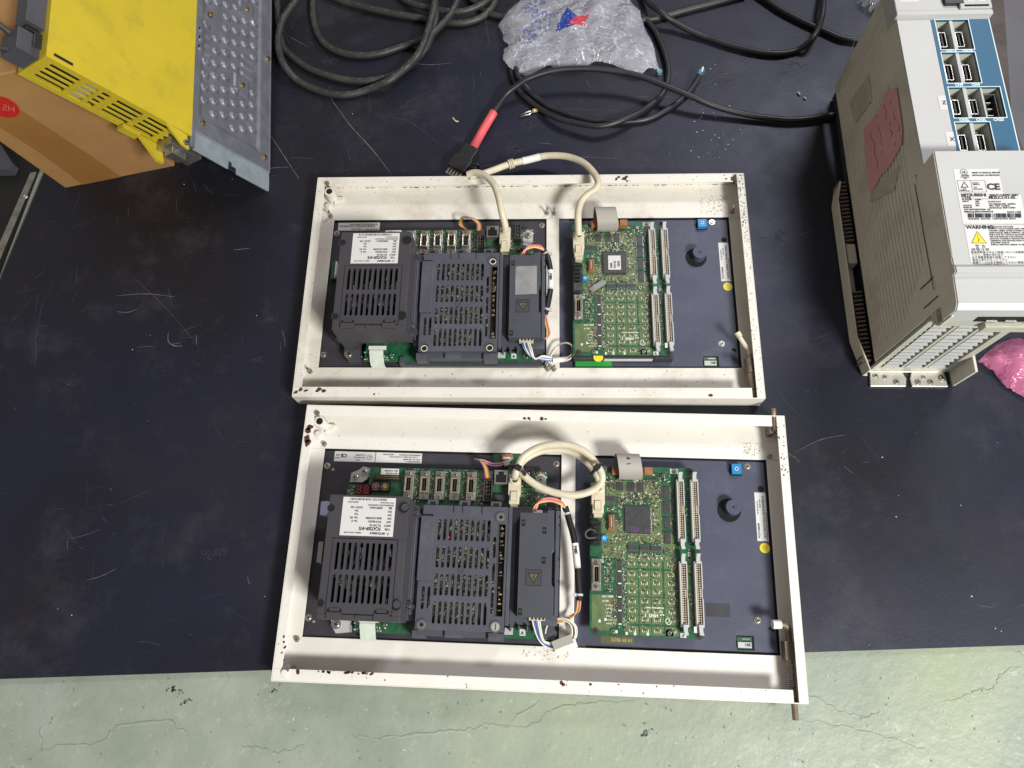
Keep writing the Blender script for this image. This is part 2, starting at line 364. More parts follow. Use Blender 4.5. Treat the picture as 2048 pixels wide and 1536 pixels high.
cr = [[(1210, 1358), (1260, 1368), (1340, 1372), (1400, 1374), (1450, 1390)], [(1450, 1390), (1500, 1368), (1560, 1364), (1620, 1390), (1680, 1420), (1740, 1435)],
      [(1000, 1452), (1060, 1452), (1100, 1420), (1150, 1410), (1200, 1404), (1270, 1405)], [(80, 1500), (130, 1490), (200, 1485), (240, 1450), (330, 1442), (350, 1440)],
      [(700, 1470), (760, 1475), (860, 1465), (920, 1460), (980, 1448), (1020, 1455)], [(340, 1440), (380, 1475)], [(480, 1490), (520, 1495), (555, 1505), (610, 1490)],
      [(1880, 1405), (1940, 1385), (1985, 1374), (2000, 1350), (2040, 1330)], [(2030, 1300), (2048, 1310)], [(1600, 1437), (1700, 1455), (1800, 1480), (1870, 1510)],
      [(1080, 1400), (1020, 1440)], [(1720, 1440), (1760, 1420)], [(80, 1450), (86, 1500)]]
for i, c_ in enumerate(cr):
    P = [at(x, y, -.008) for x, y in c_]
    thinline(fb, P, .0008, -.0077, 'crack', .0022, 7, i)
    thinline(fb, [(p.x+.0008, p.y-.0010) for p in P], .0007, -.0078, 'crackl', .002, 7, i+50)
rr = random.Random(4)
for i in range(230):
    p = at(rr.uniform(-50, 2100), rr.uniform(1330, 1560), -.008); blob(fb, p.x, p.y, rr.uniform(.0004, .0012), -.00765, rr.choice(('crack', 'crack', 'crackl', 'crackl')), rr, rr.uniform(1, 2.5), rr.uniform(0, 3))
for (x, y, r) in ((350, 1378, .006), (360, 1384, .004), (340, 1380, .004), (375, 1402, .005), (368, 1408, .004), (545, 1382, .004), (1290, 1468, .005), (1298, 1462, .004)):
    for k in range(6):
        p = at(x+rr.uniform(-9, 9), y+rr.uniform(-4, 4), -.008); blob(fb, p.x, p.y, r*rr.uniform(.1, .3), -.0076, 'moss', rr, 1.8, rr.uniform(0, 3))
tag(fb.build('floor'), kind='structure')

mat_pts = [at(-60, 1360), at(2120, 1288), at(2300, -200), at(200, -260), at(93, 335), at(0, 560), at(-60, 720)]
mb = MB(1); mb.prism([(p.x, p.y) for p in mat_pts], -.0075, 0, 'mat_r')
rr = random.Random(11)
CL = [(rr.uniform(0, 2048), rr.uniform(0, 1300)) for _ in range(26)]
for i in range(560):
    px, py = rr.uniform(0, 2048), rr.uniform(0, 1330)
    if rr.random() < .6: q_ = rr.choice(CL); px, py = rr.gauss(q_[0], 55), rr.gauss(q_[1], 40)
    if py > 1300 or (px > 1500 and py > 800 and rr.random() < .75): continue
    if 600 < px < 1560 and 380 < py: continue
    p = at(px, py); a = rr.choice((rr.uniform(-.3, .3), rr.uniform(0, 3.14), rr.gauss(1.55, .2))); L = rr.expovariate(1/.016)+.003
    if rr.random() < .12: L *= 2.5
    c_ = rr.uniform(-.25, .25); pts = [(p.x+math.cos(a+c_*t)*L*t, p.y+math.sin(a+c_*t)*L*t) for t in (-.5, -.15, .2, .5)]
    thinline(mb, pts, rr.choice((.0004, .0005, .0008)), .00012+i*3e-7, rr.choices(('scr1', 'scr2', 'scr3'), (9, 2, .12))[0], .0001, 4, i)
for (pts, w_, m_) in (([(659, 193), (700, 250), (745, 300), (785, 352)], .0011, 'scr3'), ([(542, 272), (570, 315), (598, 358)], .0009, 'scr3'), ([(755, 232), (820, 245), (885, 295)], .0009, 'scr1'),
    ([(820, 126), (860, 130), (905, 126)], .0011, 'scr2'), ([(232, 592), (290, 588), (350, 594)], .0012, 'scr2'), ([(233, 623), (255, 625), (275, 618)], .0013, 'scr2'), ([(337, 664), (337, 683), (350, 692), (366, 692)], .0012, 'scr3'),
    ([(392, 670), (394, 690)], .0012, 'scr2'), ([(355, 390), (352, 425)], .0009, 'scr1'), ([(155, 530), (152, 570)], .0009, 'scr1'), ([(468, 500), (500, 497)], .0009, 'scr3'), ([(785, 240), (815, 205), (890, 170)], .0009, 'scr1'),
    ([(1460, 870), (1570, 905), (1600, 925)], .0009, 'scr2'), ([(1590, 905), (1640, 880), (1690, 870)], .0008, 'scr2'), ([(1100, 320), (1160, 315), (1240, 318)], .0018, 'scr1')):
    thinline(mb, [(at(*q).x, at(*q).y) for q in pts], w_, .00045, m_, .0001, 8, 3)
def smudge(px, py, r, m_):
    p = at(px, py)
    for k in range(16): thinline(mb, [(p.x+rr.gauss(0, r), p.y+rr.gauss(0, r*.6)), (p.x+rr.gauss(0, r), p.y+rr.gauss(0, r*.6))], .0006, .0004, m_, .0001, 3, k)
for q in ((440, 1100, .006), (425, 1110, .007), (810, 215, .005), (825, 225, .008), (660, 120, .008), (510, 720, .006), (540, 640, .006), (1240, 430, .01), (1560, 470, .01), (1030, 300, .012), (1060, 250, .01), (1450, 160, .014), (1580, 130, .014)): smudge(*q, 'scr1')
rubber = mb.build('rubber_mat'); tag(rubber, 'scratched black blue rubber mat spread over the green concrete', 'rubber mat')
# near-black strip past the mat's left edge, with a paler rim
mb = MB(1); P = [at(80, 330, -.004), at(-3, 548, -.004), at(-150, 560, -.004), at(-150, 200, -.004), at(100, 200, -.004)]
W_['board'] = mat('strip_dark', (.008, .008, .008), .6, var=.3); W_['edge'] = mat('board_edge', (.16, .155, .14), .7, var=.3, vscale=90)  # 'board' and 'board_edge' colour the dark strip and its paler rim
mb.prism([(p.x, p.y) for p in P], -.0074, -.002, 'board')
a, b = at(78, 345, -.002), at(2, 520, -.002); mb.prism([(a.x-.012, a.y), (a.x-.004, a.y), (b.x-.002, b.y), (b.x-.012, b.y)], -.002, .0005, 'edge')
tag(mb.build('dark_strip'), 'dark strip with a paler rim along the left edge of the mat', 'board')
mb = MB(1); a, b = at(-60, 330, 0), at(30, 350, 0)
mb.prism([(a.x, a.y-.02), (b.x, b.y), (b.x+.004, b.y+.012), (b.x-.03, b.y+.07), (a.x, a.y+.05)], -.0015, .014, 'darkg')
tag(mb.build('wooden_block'), 'weathered grey brown block under the corner of the cardboard box', 'wood block')

# debris
mb = MB(1); rr = random.Random(21)
for i in range(130):
    if i < 60: px, py = rr.gauss(1420, 40), rr.gauss(240, 45)
    else: px, py = rr.uniform(0, 2048), rr.uniform(0, 1300)
    if 560 < px < 1620 and py > 345: continue
    p = at(px, py); s_ = rr.uniform(.0003, .0008); blob(mb, p.x, p.y, s_, .0009, rr.choice(('crumb', 'crumb', 'scr3')), rr, rr.uniform(1, 2.4), rr.uniform(0, 3))
tag(mb.build('debris'), 'pale crumbs and wire scraps sprinkled over the dark mat', 'debris', kind='stuff')
def scrap(pts, r, mt, name, label, cat, n=6):
    b_ = MB(1); b_.tube(smooth_path([at(*q) for q in pts], 4), r, mt, n); return tag(b_.build(name), label, cat)
scrap([(906, 236, .002), (911, 242, .002), (917, 243, .002)], .0012, 'cream', 'plastic_scrap', 'tiny bent pale scrap on the mat left of the red sleeve', 'scrap')
scrap([(1596, 184, .002), (1600, 190, .002)], .0016, 'white', 'solder_bit', 'upper of two tiny white bits on the mat left of the beige drive', 'scrap')
scrap([(1608, 194, .002), (1612, 198, .002)], .0014, 'white', 'solder_bit', 'lower of two tiny white bits on the mat left of the beige drive', 'scrap')
scrap([(30+20, 392, .003), (52, 394, .003)], .0028, 'crumb', 'plaster_crumb', 'small whitish plaster crumb on the mat below the cardboard box', 'crumb')
p = at(1318, 147); mb = MB(1); mb.box(p.x-.004, p.x+.004, p.y-.005, p.y+.005, .0002, .006, 'blue', .4)
W_['teal'] = mat('teal', (.10, .25, .28), .5); mb2 = MB(1); mb2.cyl(p.x, p.y, .0002, .006, .0045, 'teal', 8)
tag(mb2.build('wire_scrap'), 'tiny teal blob of insulation on the mat below the plastic bag', 'scrap')
mb = MB(1)
mb.tube([at(1041, 230, .003), at(1060, 222, .004), at(1066, 222, .003)], .0011, 'silver', 6); mb.tube([at(1038, 234, .003), at(1058, 229, .003), at(1066, 223, .003)], .0011, 'silver', 6)
mb.tube([at(1065, 222, .003), at(1078, 219, .004)], .0032, 'gold', 8)
tag(mb.build('crimp_terminal'), 'small metal two pronged crimp terminal lying on the mat', 'terminal')

# ------------------------------------------------------------------ control panels
def scatter(mb, x0, x1, y0, y1, z, n, avoid, seed, mats=('tan', 'gold', 'silver', 'chip', 'silk', 'black'), wts=(5, 3, 2, 4, 3, 2), big=1.0):
    rr = random.Random(seed); k = 0
    for _ in range(n*4):
        if k >= n: break
        x, y = rr.uniform(x0, x1), rr.uniform(y0, y1)
        if any(a <= x <= b and c <= y <= d for a, b, c, d in avoid): continue
        k += 1; l, w_ = rr.choice(((1.8, 1.0), (1.4, .8), (2.4, 1.3), (1.0, .6)))
        l *= big; w_ *= big
        if rr.random() < .5: l, w_ = w_, l
        m_ = rr.choices(mats, wts)[0]; h = .25 if m_ == 'silk' else rr.uniform(.5, 1.1)
        mb.box(x-l/2, x+l/2, y-w_/2, y+w_/2, z, z+h, m_)
        if m_ in ('tan', 'chip') and rr.random() < .6:
            if l > w_: mb.box(x-l/2-.3, x-l/2, y-w_/2, y+w_/2, z, z+h*.9, 'silver'); mb.box(x+l/2, x+l/2+.3, y-w_/2, y+w_/2, z, z+h*.9, 'silver')
            else: mb.box(x-l/2, x+l/2, y-w_/2-.3, y-w_/2, z, z+h*.9, 'silver'); mb.box(x-l/2, x+l/2, y+w_/2, y+w_/2+.3, z, z+h*.9, 'silver')
def chip(x0, x1, y0, y1, z, parent, pins='x', n=9, h=1.6, mt='chip'):
    b = MB(); b.box(x0, x1, y0, y1, z+.3, z+h, mt)
    for i in range(n):
        f = (i+.5)/n
        if 'x' in pins:
            y = y0+(y1-y0)*f; q = (y1-y0)/n*.28
            b.box(x0-1.5, x0, y-q, y+q, z, z+.6, 'silver'); b.box(x1, x1+1.5, y-q, y+q, z, z+.6, 'silver')
        if 'y' in pins:
            x = x0+(x1-x0)*f; q = (x1-x0)/n*.28
            b.box(x-q, x+q, y0-1.5, y0, z, z+.6, 'silver'); b.box(x-q, x+q, y1, y1+1.5, z, z+.6, 'silver')
    b.cyl(x0+(x1-x0)*.18, y1-(y1-y0)*.1, z+h, z+h+.05, min(x1-x0, y1-y0)*.06, 'hole', 8)
    return b.build('chip', parent)
def ribbon_header(xc, y0, y1, z, parent):
    """long latching header: pale shroud, tan contacts, a grey latch at each end"""
    b = MB(); w_ = 9.4
    b.box(xc-w_/2, xc-w_/2+2.0, y0, y1, z, z+9, 'grey_l'); b.box(xc+w_/2-1.5, xc+w_/2, y0, y0+(y1-y0)*.42, z, z+9, 'grey_l'); b.box(xc+w_/2-1.5, xc+w_/2, y0+(y1-y0)*.58, y1, z, z+9, 'grey_l')
    b.box(xc+w_/2-1.5, xc+w_/2-.2, y0+(y1-y0)*.42, y0+(y1-y0)*.58, z, z+6, 'grey_l')
    b.box(xc-w_/2+2.0, xc+w_/2-1.5, y0, y1, z, z+5.2, 'tanb')
    b.box(xc-w_/2, xc+w_/2, y0-3, y0, z, z+8, 'grey_l'); b.box(xc-w_/2, xc+w_/2, y1, y1+3, z, z+8, 'grey_l')
    o = b.build('ribbon_header', parent, .3)
    c_ = MB(); n = int((y1-y0)/2.6)
    for i in range(n):
        y = y0+1.5+(y1-y0-3)*i/(n-1)
        for dx in (-1.35, 1.5): c_.box(xc+dx-.75, xc+dx+.75, y-.65, y+.65, z+2.2, z+7.2, 'contact')
    c_.build('contacts', o)
    for s_, ye in ((-1, y0-3), (1, y1+3)):
        l = MB()
        l.prism([(xc-2.6, ye-s_*3), (xc+2.6, ye-s_*3), (xc+2.3, ye+s_*4), (xc+3.4, ye+s_*9), (xc-1.6, ye+s_*9), (xc-2.4, ye+s_*4)], z+6, z+11, 'grey_l')
        l.build('latch', o, .4)
def dsub(xc, y0, y1, z, parent, w_=12.5, name='port_connector'):
    b = MB()
    b.box(xc-w_/2, xc+w_/2, y0, y1, z, z+5, 'steel')
    b.frame(xc-w_/2+1.2, xc+w_/2-1.2, y0+8, y1-8, z+5, z+11, 1.0, 'silver')
    b.frame(xc-w_/2+2.4, xc+w_/2-2.4, y0+9.2, y1-9.2, z+5, z+10.4, .8, 'tan')
    b.box(xc-w_/2+3.3, xc+w_/2-3.3, y0+10.2, y1-10.2, z+5, z+5.6, 'hole'); b.box(xc-.9, xc+.9, y0+11.5, y1-11.5, z+5.6, z+9, 'black')
    o = b.build(name, parent, .25)
    for y in (y0+4, y1-4):
        c_ = MB(); c_.cyl(xc, y, z+5, z+7, 2.2, 'silver', 12, 1.8); c_.cyl(xc, y, z+7, z+7.1, 1.0, 'hole', 8); c_.build('jack_screw', o)
    return o
def rj_plug(x0, x1, y0, y1, z, parent, name='plug'):
    b = MB(); xc = (x0+x1)/2
    b.prism([(x0, y1), (x1, y1), (x1, y0+12), (x1-1.5, y0+10), (x1-1.5, y0), (x0+1.5, y0), (x0+1.5, y0+10), (x0, y0+12)], z, z+14, 'cream')
    b.box(xc-4.5, xc+4.5, y0+3, y0+15, z+14, z+15.5, 'cream'); b.frame(xc-4.5, xc+4.5, y0+3, y0+15, z+15.5, z+16.3, 1, 'cream')
    b.box(x0+3, x1-3, y0-4, y0, z, z+10, 'cream')
    for i in range(4): b.ring(xc, y1-7, z+14+i*1.3, z+15+i*1.3, 4, 7.4-i*.5, 'cream', 18)
    return b.build(name, parent, .5)

def build_panel(idx, root):
    up = idx == 1; dv = -2.0 if up else 0.0; rr = random.Random(100+idx)
    FR = 'frame_dirty' if up else 'frame'
    T = {1: 113.5, 2: 117.7}[idx]; Bv = {1: -118.6, 2: -119.5}[idx]
    # frame ---------------------------------------------------------
    b = MB()
    b.box(-308.8, 308.8, T, 168.8, 4.5, 6, FR); b.box(-308.8, 308.8, -168.8, Bv, 4.5, 6, FR)
    b.box(-308.8, -287, Bv, T, 4.5, 6, FR); b.box(27, 45.3, Bv, T, 4.5, 6.3, FR); b.box(290.3, 308.8, Bv, T, 4.5, 6, FR)
    b.box(-310, 310, 168.8, 170, 0, 32, FR); b.box(-310, 310, -170, -168.8, 0, 32, FR)
    b.box(-310, -308.8, -168.8, 168.8, 0, 32, FR); b.box(308.8, 310, -168.8, 168.8, 0, 32, FR)
    b.box(-308.8, 293.5, 155.5, 168.8, 30.8, 32.1, FR); b.box(-308.8, 293.5, -168.8, -155.5, 30.8, 32.1, FR)
    b.box(-308.8, -298, -155.5, 155.5, 30.8, 32.1, FR); b.box(299, 308.8, -168.8, 168.8, 30.8, 32.3, FR)
    b.build('frame', root, .9)
    # paint chips and grime on the frame
    c_ = MB()
    def chips(x0, x1, y0, y1, z, n, r0, r1, m_):
        for _ in range(n): blob(c_, rr.uniform(x0, x1), rr.uniform(y0, y1), rr.uniform(r0, r1), z+rr.uniform(0, .05), m_, rr, rr.uniform(1, 2), rr.uniform(0, 3))
    if up:
        for x, y, r in ((-299, -160, 2.6), (-292, -161, 2.2), (-305, -163, 2.4), (-275, -160, 3.6), (-268, -161, 3), (128, 162, 2.2), (131, 165, 1.8), (139, 162, 2.8), (142, 165, 2.4), (143, 158, 1.6), (-200, -166, 1.3), (284, 160, 1.6), (240, -166, 2.4)):
            blob(c_, x, y, r, 32.2, 'rust', rr, 1.5, rr.uniform(0, 1.5))
        chips(-300, 290, 156, 168, 32.2, 16, .3, .8, 'soot'); chips(-300, 290, -168, -156, 32.2, 18, .3, .8, 'soot'); chips(-308, -299, -150, 150, 32.2, 18, .3, .7, 'grime')
        chips(300, 308, 60, 168, 32.5, 150, .2, .8, 'soot'); chips(300, 308, -60, 60, 32.5, 90, .25, .7, 'grime'); chips(300, 308, -165, -60, 32.5, 30, .3, .7, 'soot')
        chips(-290, 290, 120, 168, 6.2, 90, .25, .7, 'grime'); chips(-290, 280, -150, -122, 6.2, 60, .25, .9, 'grime'); chips(-306, -289, -110, 140, 6.2, 24, .3, .8, 'grime')
        chips(250, 292, 118, 150, 6.2, 90, .3, .9, 'grime')
        for i in range(90): blob(c_, rr.uniform(-290, 290), 168.3, rr.uniform(.3, 1.0), 6.3, rr.choice(('grime', 'soot', 'grime')), rr, 3, 0)
    else:
        for x, y, r in ((-302, 139, 4.2), (-304, 134, 4), (-304, 124, 5), (-302, 118, 4.4), (-279, -158, 2.6), (-301, -120, 1.4), (-300, -126, 1.4), (-298, -132, 1.8), (-301, -138, 1.4), (-297, -146, 1.2), (30, -158, 2.2), (33, -160, 2), (64, -158.5, 1.8), (-16, 158, 2.2), (-22, 158, 2), (0, 158, 2.6), (5, 158, 1.8)):
            blob(c_, x, y, r, 32.2, 'rust', rr, 1.3, rr.uniform(0, 3))
        for i in range(26): blob(c_, rr.uniform(-255, -190), -157.2+rr.uniform(-.8, .8), rr.uniform(.5, 1.8), 32.2, 'rust', rr, 1.3, 0)
        chips(-308, 295, -168, -156, 32.2, 26, .3, .9, 'rust'); chips(-308, -299, -150, 150, 32.2, 12, .3, .7, 'grime'); chips(300, 308, 90, 160, 32.5, 30, .4, 1.0, 'soot')
        chips(-285, 290, 121, 150, 6.2, 40, .25, .8, 'grime'); chips(-20, 40, -135, -121, 6.2, 50, .3, .8, 'gold'); chips(262, 285, 122, 140, 6.2, 60, .3, .9, 'grime')
    c_.build('paint_chips', root)
    # corner hinge bosses
    for (x, y) in (((-292, 152),) if up else ((-292, 152), (-296, -160))):
        h = MB()
        if y > 0:
            h.cyl(x, y-3, 6, 27, 8, FR, 20, 7.2); h.cyl(x, y-3, 27, 27.2, 4.6, 'hole', 14); h.cyl(x-2, y+6, 26, 35, 3.4, 'steel', 12); h.cyl(x-5, y-16, 6, 11, 5, FR, 14, 4)
            h.prism([(x+4, y-14), (x+16, y-9), (x+18, y-3), (x+6, y-2)], 6, 12, FR)
        else:
            h.cyl(x+3, y+4, 12, 34, 5, 'steel', 14, 4); h.cyl(x+2, y, 32, 35, 3.6, FR, 12)
        h.build('hinge_boss', root, .5)
    # studs and nuts through the floor
    stud_pts = [(-292, T+6), (-297, Bv-7), (28, T+8), (38, T+8), (30, Bv-3), (38, Bv-3), (295, T+8), (295.5, Bv-4)] if up else [(-287.5, 123), (-292, -123), (294.5, 121.8), (295.6, -121.6), (36, -120)]
    for x, y in stud_pts:
        s_ = MB(); s_.cyl(x, y, 6, 9.5, 3.4, 'steel', 6, smooth=False)
        s_.cyl(x, y, 9.5, 21 if up else 11.5, 1.6, 'steel', 10); s_.cyl(x, y, 21 if up else 11.5, 21.1 if up else 11.6, 1.0, 'soot', 8)
        s_.build('stud_bolt', root)
    # back plates
    p = MB(); p.box(-291, 31, Bv-3, T+3, 1.0, 2.4, 'plate'); p.build('display_back_plate', root)
    p = MB(); p.box(41, 295, Bv-3, T+3, .9, 2.5, 'kplate')
    p.box(42, 60, Bv, T, 2.5, 2.7, 'kplate')
    kp = p.build('keyboard_back_plate', root)
    f = MB(); f.box(287.5, 290.2, Bv, T, 2.5, 2.6, 'hole'); f.box(46, 287.5, T-2.4, T, 2.5, 2.6, 'hole'); f.box(46, 287, Bv, Bv+3, 2.5, 2.6, 'hole'); f.box(-287, 27, T-2.4, T, 2.4, 2.5, 'hole')
    f.build('plate_gap', root)
    # things on keyboard plate
    b = MB(); b.box(243.4, 259, 96.5+dv, 112.2+dv, 2.55, 2.7, 'hole'); b.box(245, 257, 98+dv, 110.5+dv, 2.7, 9.5, 'blue'); b.ring(251, 104.2+dv, 9.5, 9.9, 1.6, 2.4, 'white', 14); b.box(248.5, 253.5, 103.6+dv, 104.8+dv, 9.5, 9.8, 'ink'); b.build('trimmer', kp, .4)
    b = MB(); b.cyl(240, 52+dv, 2.5, 2.62, 15, 'hole', 28); b.cyl(243, 54+dv, 2.6, 15, 10, 'kplate', 28, 9.6); b.ring(243, 54+dv, 15, 15.3, 4, 9.2, 'kplate', 24); b.cyl(243, 54+dv, 15, 15.35, 1.2, 'hole', 12); b.build('buzzer', kp, .3)
    b = MB(); lx, ly = 280, 45+dv
    b.box(273, 287, 14.5+dv, 75.5+dv, 2.55, 2.75, 'paper'); lb = b.build('rating_label', kp)
    q = MB(); bars(q, 281.5, 284.3, 19+dv, 71+dv, 2.8, 'ink', 5+idx, 'y', .5, 1.1); q.build('barcode', lb)
    letters([('FCU7-KB048', 276.9, 18+dv, 3.4, math.pi/2, 1.0), ('KR1 SER. M7A9YT0 ', 276.5, 48+dv, 2.0, math.pi/2), ('DATE 1102', 279.6, 56+dv, 2.2, math.pi/2), ('MITSUBISHI ELECTRIC CORPORATION', 286.5, 16+dv, 1.9, math.pi/2, 1.05)], lb, 2.82)
    b = MB(); b.cyl(281.4, 6+dv, 2.5, 2.72, 6.3, 'yellow_s', 26); ys = b.build('yellow_sticker', kp); b = MB(); b.ring(281.4, 6+dv, 2.74, 2.76, 2.2, 2.9, 'gold', 16); b.ring(281.4, 6+dv, 2.74, 2.76, .6, 1.3, 'gold', 12); b.build('mark', ys)
    for x, y in ((266.5, 109), (266.5, -80.5)):
        b = MB(); screw(b, x, y+dv, 2.5, 3.0); b.build('screw', kp)
    for x, y, r, m_ in ((281.6, 80.2, 4, 'hole'), (282.1, -89.9, 4, 'pcb')):
        b = MB(); b.cyl(x, y+dv, 2.5, 2.6, r, m_, 16)
        if m_ == 'pcb': b.prism([(x-4, y+dv), (x, y+dv-1), (x+2, y+dv-4), (x+4, y+dv), (x, y+dv+4)], 2.6, 2.65, 'hole')
        b.build('hole', kp)
    b = MB(); b.box(240.5, 261, -115+dv, -98.5+dv, 2.55, 2.65, 'hole'); b.box(240.5, 258, -113.5+dv, -100+dv, 2.65, 3.4, 'pcb'); b.box(241, 257, -112.5+dv, -106+dv, 3.4, 5, 'grey_l'); b.box(246, 256, -103.5+dv, -101.5+dv, 3.4, 4, 'silver'); sw = b.build('window_board', kp)
    letters([('SEF-I', 256, -107.5+dv, 4.2, math.pi, .8)], sw, 5.1)
    if not up:
        b = MB(); b.box(205, 234, -78, -62, 2.5, 2.56, 'plate'); b.build('worn_patch', kp)
        b = MB(); b.box(78, 118, -113.5, -105, 2.5, 2.62, 'olive'); wl = b.build('date_strip', kp); letters([('19 59 92(3)', 116, -107.4, 5, math.pi, 1.1)], wl, 2.7, 'gold')
    else:
        b = MB(); b.box(66, 117, -117.5, -108, 2.5, 7, 'pcb'); W_['brightpcb'] = W_.get('brightpcb') or mat('bright_green', (.03, .30, .05), .4); b.box(67, 116, -117, -109, 7, 7.3, 'brightpcb'); b.build('green_strip', kp)
    # ------------------------------------------------ keyboard I/O board
    Z = 20.0; x0, x1, y0, y1 = 63.5, 197.5, -104.5+dv, 96+dv
    b = MB(); b.box(x0, x1, y0, y1, Z-1.6, Z, 'pcb'); b.prism([(136, y1), (190, y1), (190, y1+5), (140, y1+5)], Z-1.6, Z, 'pcb')
    b.box(66, 92, -99+dv, -58+dv, Z, Z+.05, 'pcb_l'); b.box(104, 112, -99+dv, -91+dv, Z, Z+.05, 'pcb_l')
    b.prism([(152, 8+dv), (168, 8+dv), (168, -16+dv), (112, -16+dv), (108, -10+dv), (150, -8+dv)], Z, Z+.05, 'pcb_l')
    b.box(110, 166, 6+dv, 17+dv, Z, Z+.04, 'pcb_l'); b.box(140, 152, 17+dv, 60+dv, Z, Z+.04, 'pcb_l'); b.box(78, 108, -14+dv, 30+dv, Z, Z+.04, 'pcb_l')
    b.box(84, 150, 62+dv, 82+dv, Z, Z+.03, 'pcb_l'); b.box(182.5, 186, -90+dv, -20+dv, Z, Z+.06, 'pcb_l')
    board = b.build('circuit_board', root)
    # pour grid + relays
    g = MB(); xs = [114.9, 129.9, 144.4, 162.2]; ys_ = [-20, -32.5, -42.7, -53.2, -64.3, -75.0, -84.8, -97.5]
    for i, x in enumerate(xs):
        for j, y in enumerate(ys_):
            ya = y+dv; hw = 7.1 if i < 3 else 8.2; hh = 5.3; xx = x if i < 3 else x-1
            off = rr.choice((0, 1.2, -1.0))
            g.prism([(xx-hw+.4, ya-hh+.3), (xx+hw-.4, ya-hh+.3), (xx+hw-.4, ya+hh-.3-abs(off)), (xx+hw-1.4-abs(off), ya+hh-.3), (xx-hw+.4, ya+hh-.3)], Z+.06, Z+.1, 'pcb_l')
    g.build('copper_pour', board)
    g = MB()
    for i, x in enumerate(xs):
        for j, y in enumerate(ys_):
            ya = y+dv; xx = x-.5
            g.box(xx-2.0, xx+2.0, ya-.3, ya+1.4, Z+.1, Z+1.3, 'olive'); g.box(xx-1, xx+1, ya+1.5, ya+2.6, Z+.1, Z+.9, 'chip'); g.box(xx-.5, xx+.5, ya+2.6, ya+3.8, Z+.1, Z+.5, 'silk')
            for dx in (-3.2, -1.5, 1.5, 3.2): g.box(xx+dx-.4, xx+dx+.4, ya-1.9, ya-.5, Z+.1, Z+.6, 'silk')
            g.box(xx-3.9, xx-3.1, ya-1.5, ya+1.6, Z+.1, Z+.4, 'silk'); g.box(xx+3.1, xx+3.9, ya-1.5, ya+1.6, Z+.1, Z+.4, 'silk')
    scatter(g, 108, 166, -101+dv, -16+dv, Z+.1, 170, [], 77, mats=('silk', 'tan', 'trace', 'olive', 'gold'), wts=(3, 2, 4, 3, 2), big=.8)
    o = g.build('switch_components', board); o['kind'] = 'stuff'
    g = MB(); av = [(164, 200, -95, 100), (103, 141, 12, 54), (62, 84, 34, 70), (62, 78, -56, 30), (106, 172, -104, -13), (92, 104, -92, -15), (84, 96, 16, 42), (62, 90, -104, -56), (94, 132, 66, 82), (90, 142, 84, 100), (152, 165, 0, 80), (108, 153, -6, 3), (81, 97, 53, 65)]
    av = [(a, c, d+dv, e+dv) for a, c, d, e in av]
    scatter(g, 79, 165, -95+dv, 92+dv, Z, 620, av, 5)
    scatter(g, 103, 107, -92+dv, -14+dv, Z, 130, [], 6, big=.7, wts=(3, 2, 3, 1, 6, 1)); scatter(g, 83, 92, -90+dv, -18+dv, Z, 60, [], 7)
    scatter(g, 110, 152, -14+dv, -8+dv, Z, 90, [], 8, wts=(2, 2, 2, 1, 6, 1), big=.8); scatter(g, 183, 186.5, -90+dv, 80+dv, Z, 60, [], 9, wts=(1, 1, 1, 3, 2, 3)); scatter(g, 163.5, 168.5, -92+dv, 80+dv, Z, 110, [], 10, wts=(3, 1, 1, 5, 0, 3), mats=('tan', 'gold', 'silver', 'chip', 'silk', 'soot'))
    scatter(g, 84, 152, 54+dv, 84+dv, Z, 150, [(95, 132, 67+dv, 81+dv), (81, 97, 53+dv, 64+dv)], 13, wts=(3, 1, 4, 5, 4, 3), big=1.1); scatter(g, 79, 96, -92+dv, -56+dv, Z, 50, [(78, 92, -100, -56)], 14)
    scatter(g, 99, 144, 8+dv, 58+dv, Z, 190, [(103.5, 140.5, 13+dv, 53+dv)], 12, wts=(3, 2, 5, 1, 5, 1), big=.8)
    o = g.build('small_components', board); o['kind'] = 'stuff'
    g = MB()
    for i in range(34):
        xa = rr.uniform(80, 150); ya = rr.uniform(-12, 86)+dv; L = rr.uniform(5, 16)
        if rr.random() < .5: g.box(xa, xa+.5, ya, ya+L, Z+.05, Z+.09, 'trace')
        else: g.box(xa, xa+L, ya, ya+.5, Z+.05, Z+.09, 'trace')
    for i in range(9): g.box(165, 168, -22-8.8*i+dv, -21.2-8.8*i+dv, Z+.07, Z+.12, 'soot'); g.box(142+i*1.8, 143+i*1.8, 84+dv, 94+dv, Z+.05, Z+.1, 'trace')
    g.build('traces', board)
    for a in ((96.5, 104.8, 69.6, 79.4), (110.5, 119, 69.1, 79.8), (123.4, 130.4, 68.5, 79.2)): chip(a[0], a[1], a[2]+dv, a[3]+dv, Z, board, 'x', 7)
    chip(83, 95, 56+dv, 62+dv, Z, board, 'y', 8)
    for a in ((60.5, 76), (43, 56.6), (23.7, 37.9), (5, 19.2)): chip(155, 162.5, a[0]+dv, a[1]+dv, Z, board, 'x', 9, 2)
    for a in ((110.4, 122), (124.4, 135.9), (138.3, 150.5)): chip(a[0], a[1], -3.3+dv, 1.5+dv, Z, board, 'y', 9)
    for a in ((-27.9, -17.1), (-42.3, -31.5), (-58, -46.2), (-73.7, -62.5), (-89.2, -77.5)):
        chip(97, 102, a[0]+dv, a[1]+dv, Z, board, 'x', 9)
        b = MB(); b.box(97.5, 101.5, a[0]-2.6+dv, a[0]-1+dv, Z, Z+1, 'silk'); b.build('capacitor', board)
    # QFP
    b = MB(); qx0, qx1, qy0, qy1 = 106.5, 138, 17.5+dv, 49.5+dv
    b.box(qx0, qx1, qy0, qy1, Z+.4, Z+3.4, 'chip')
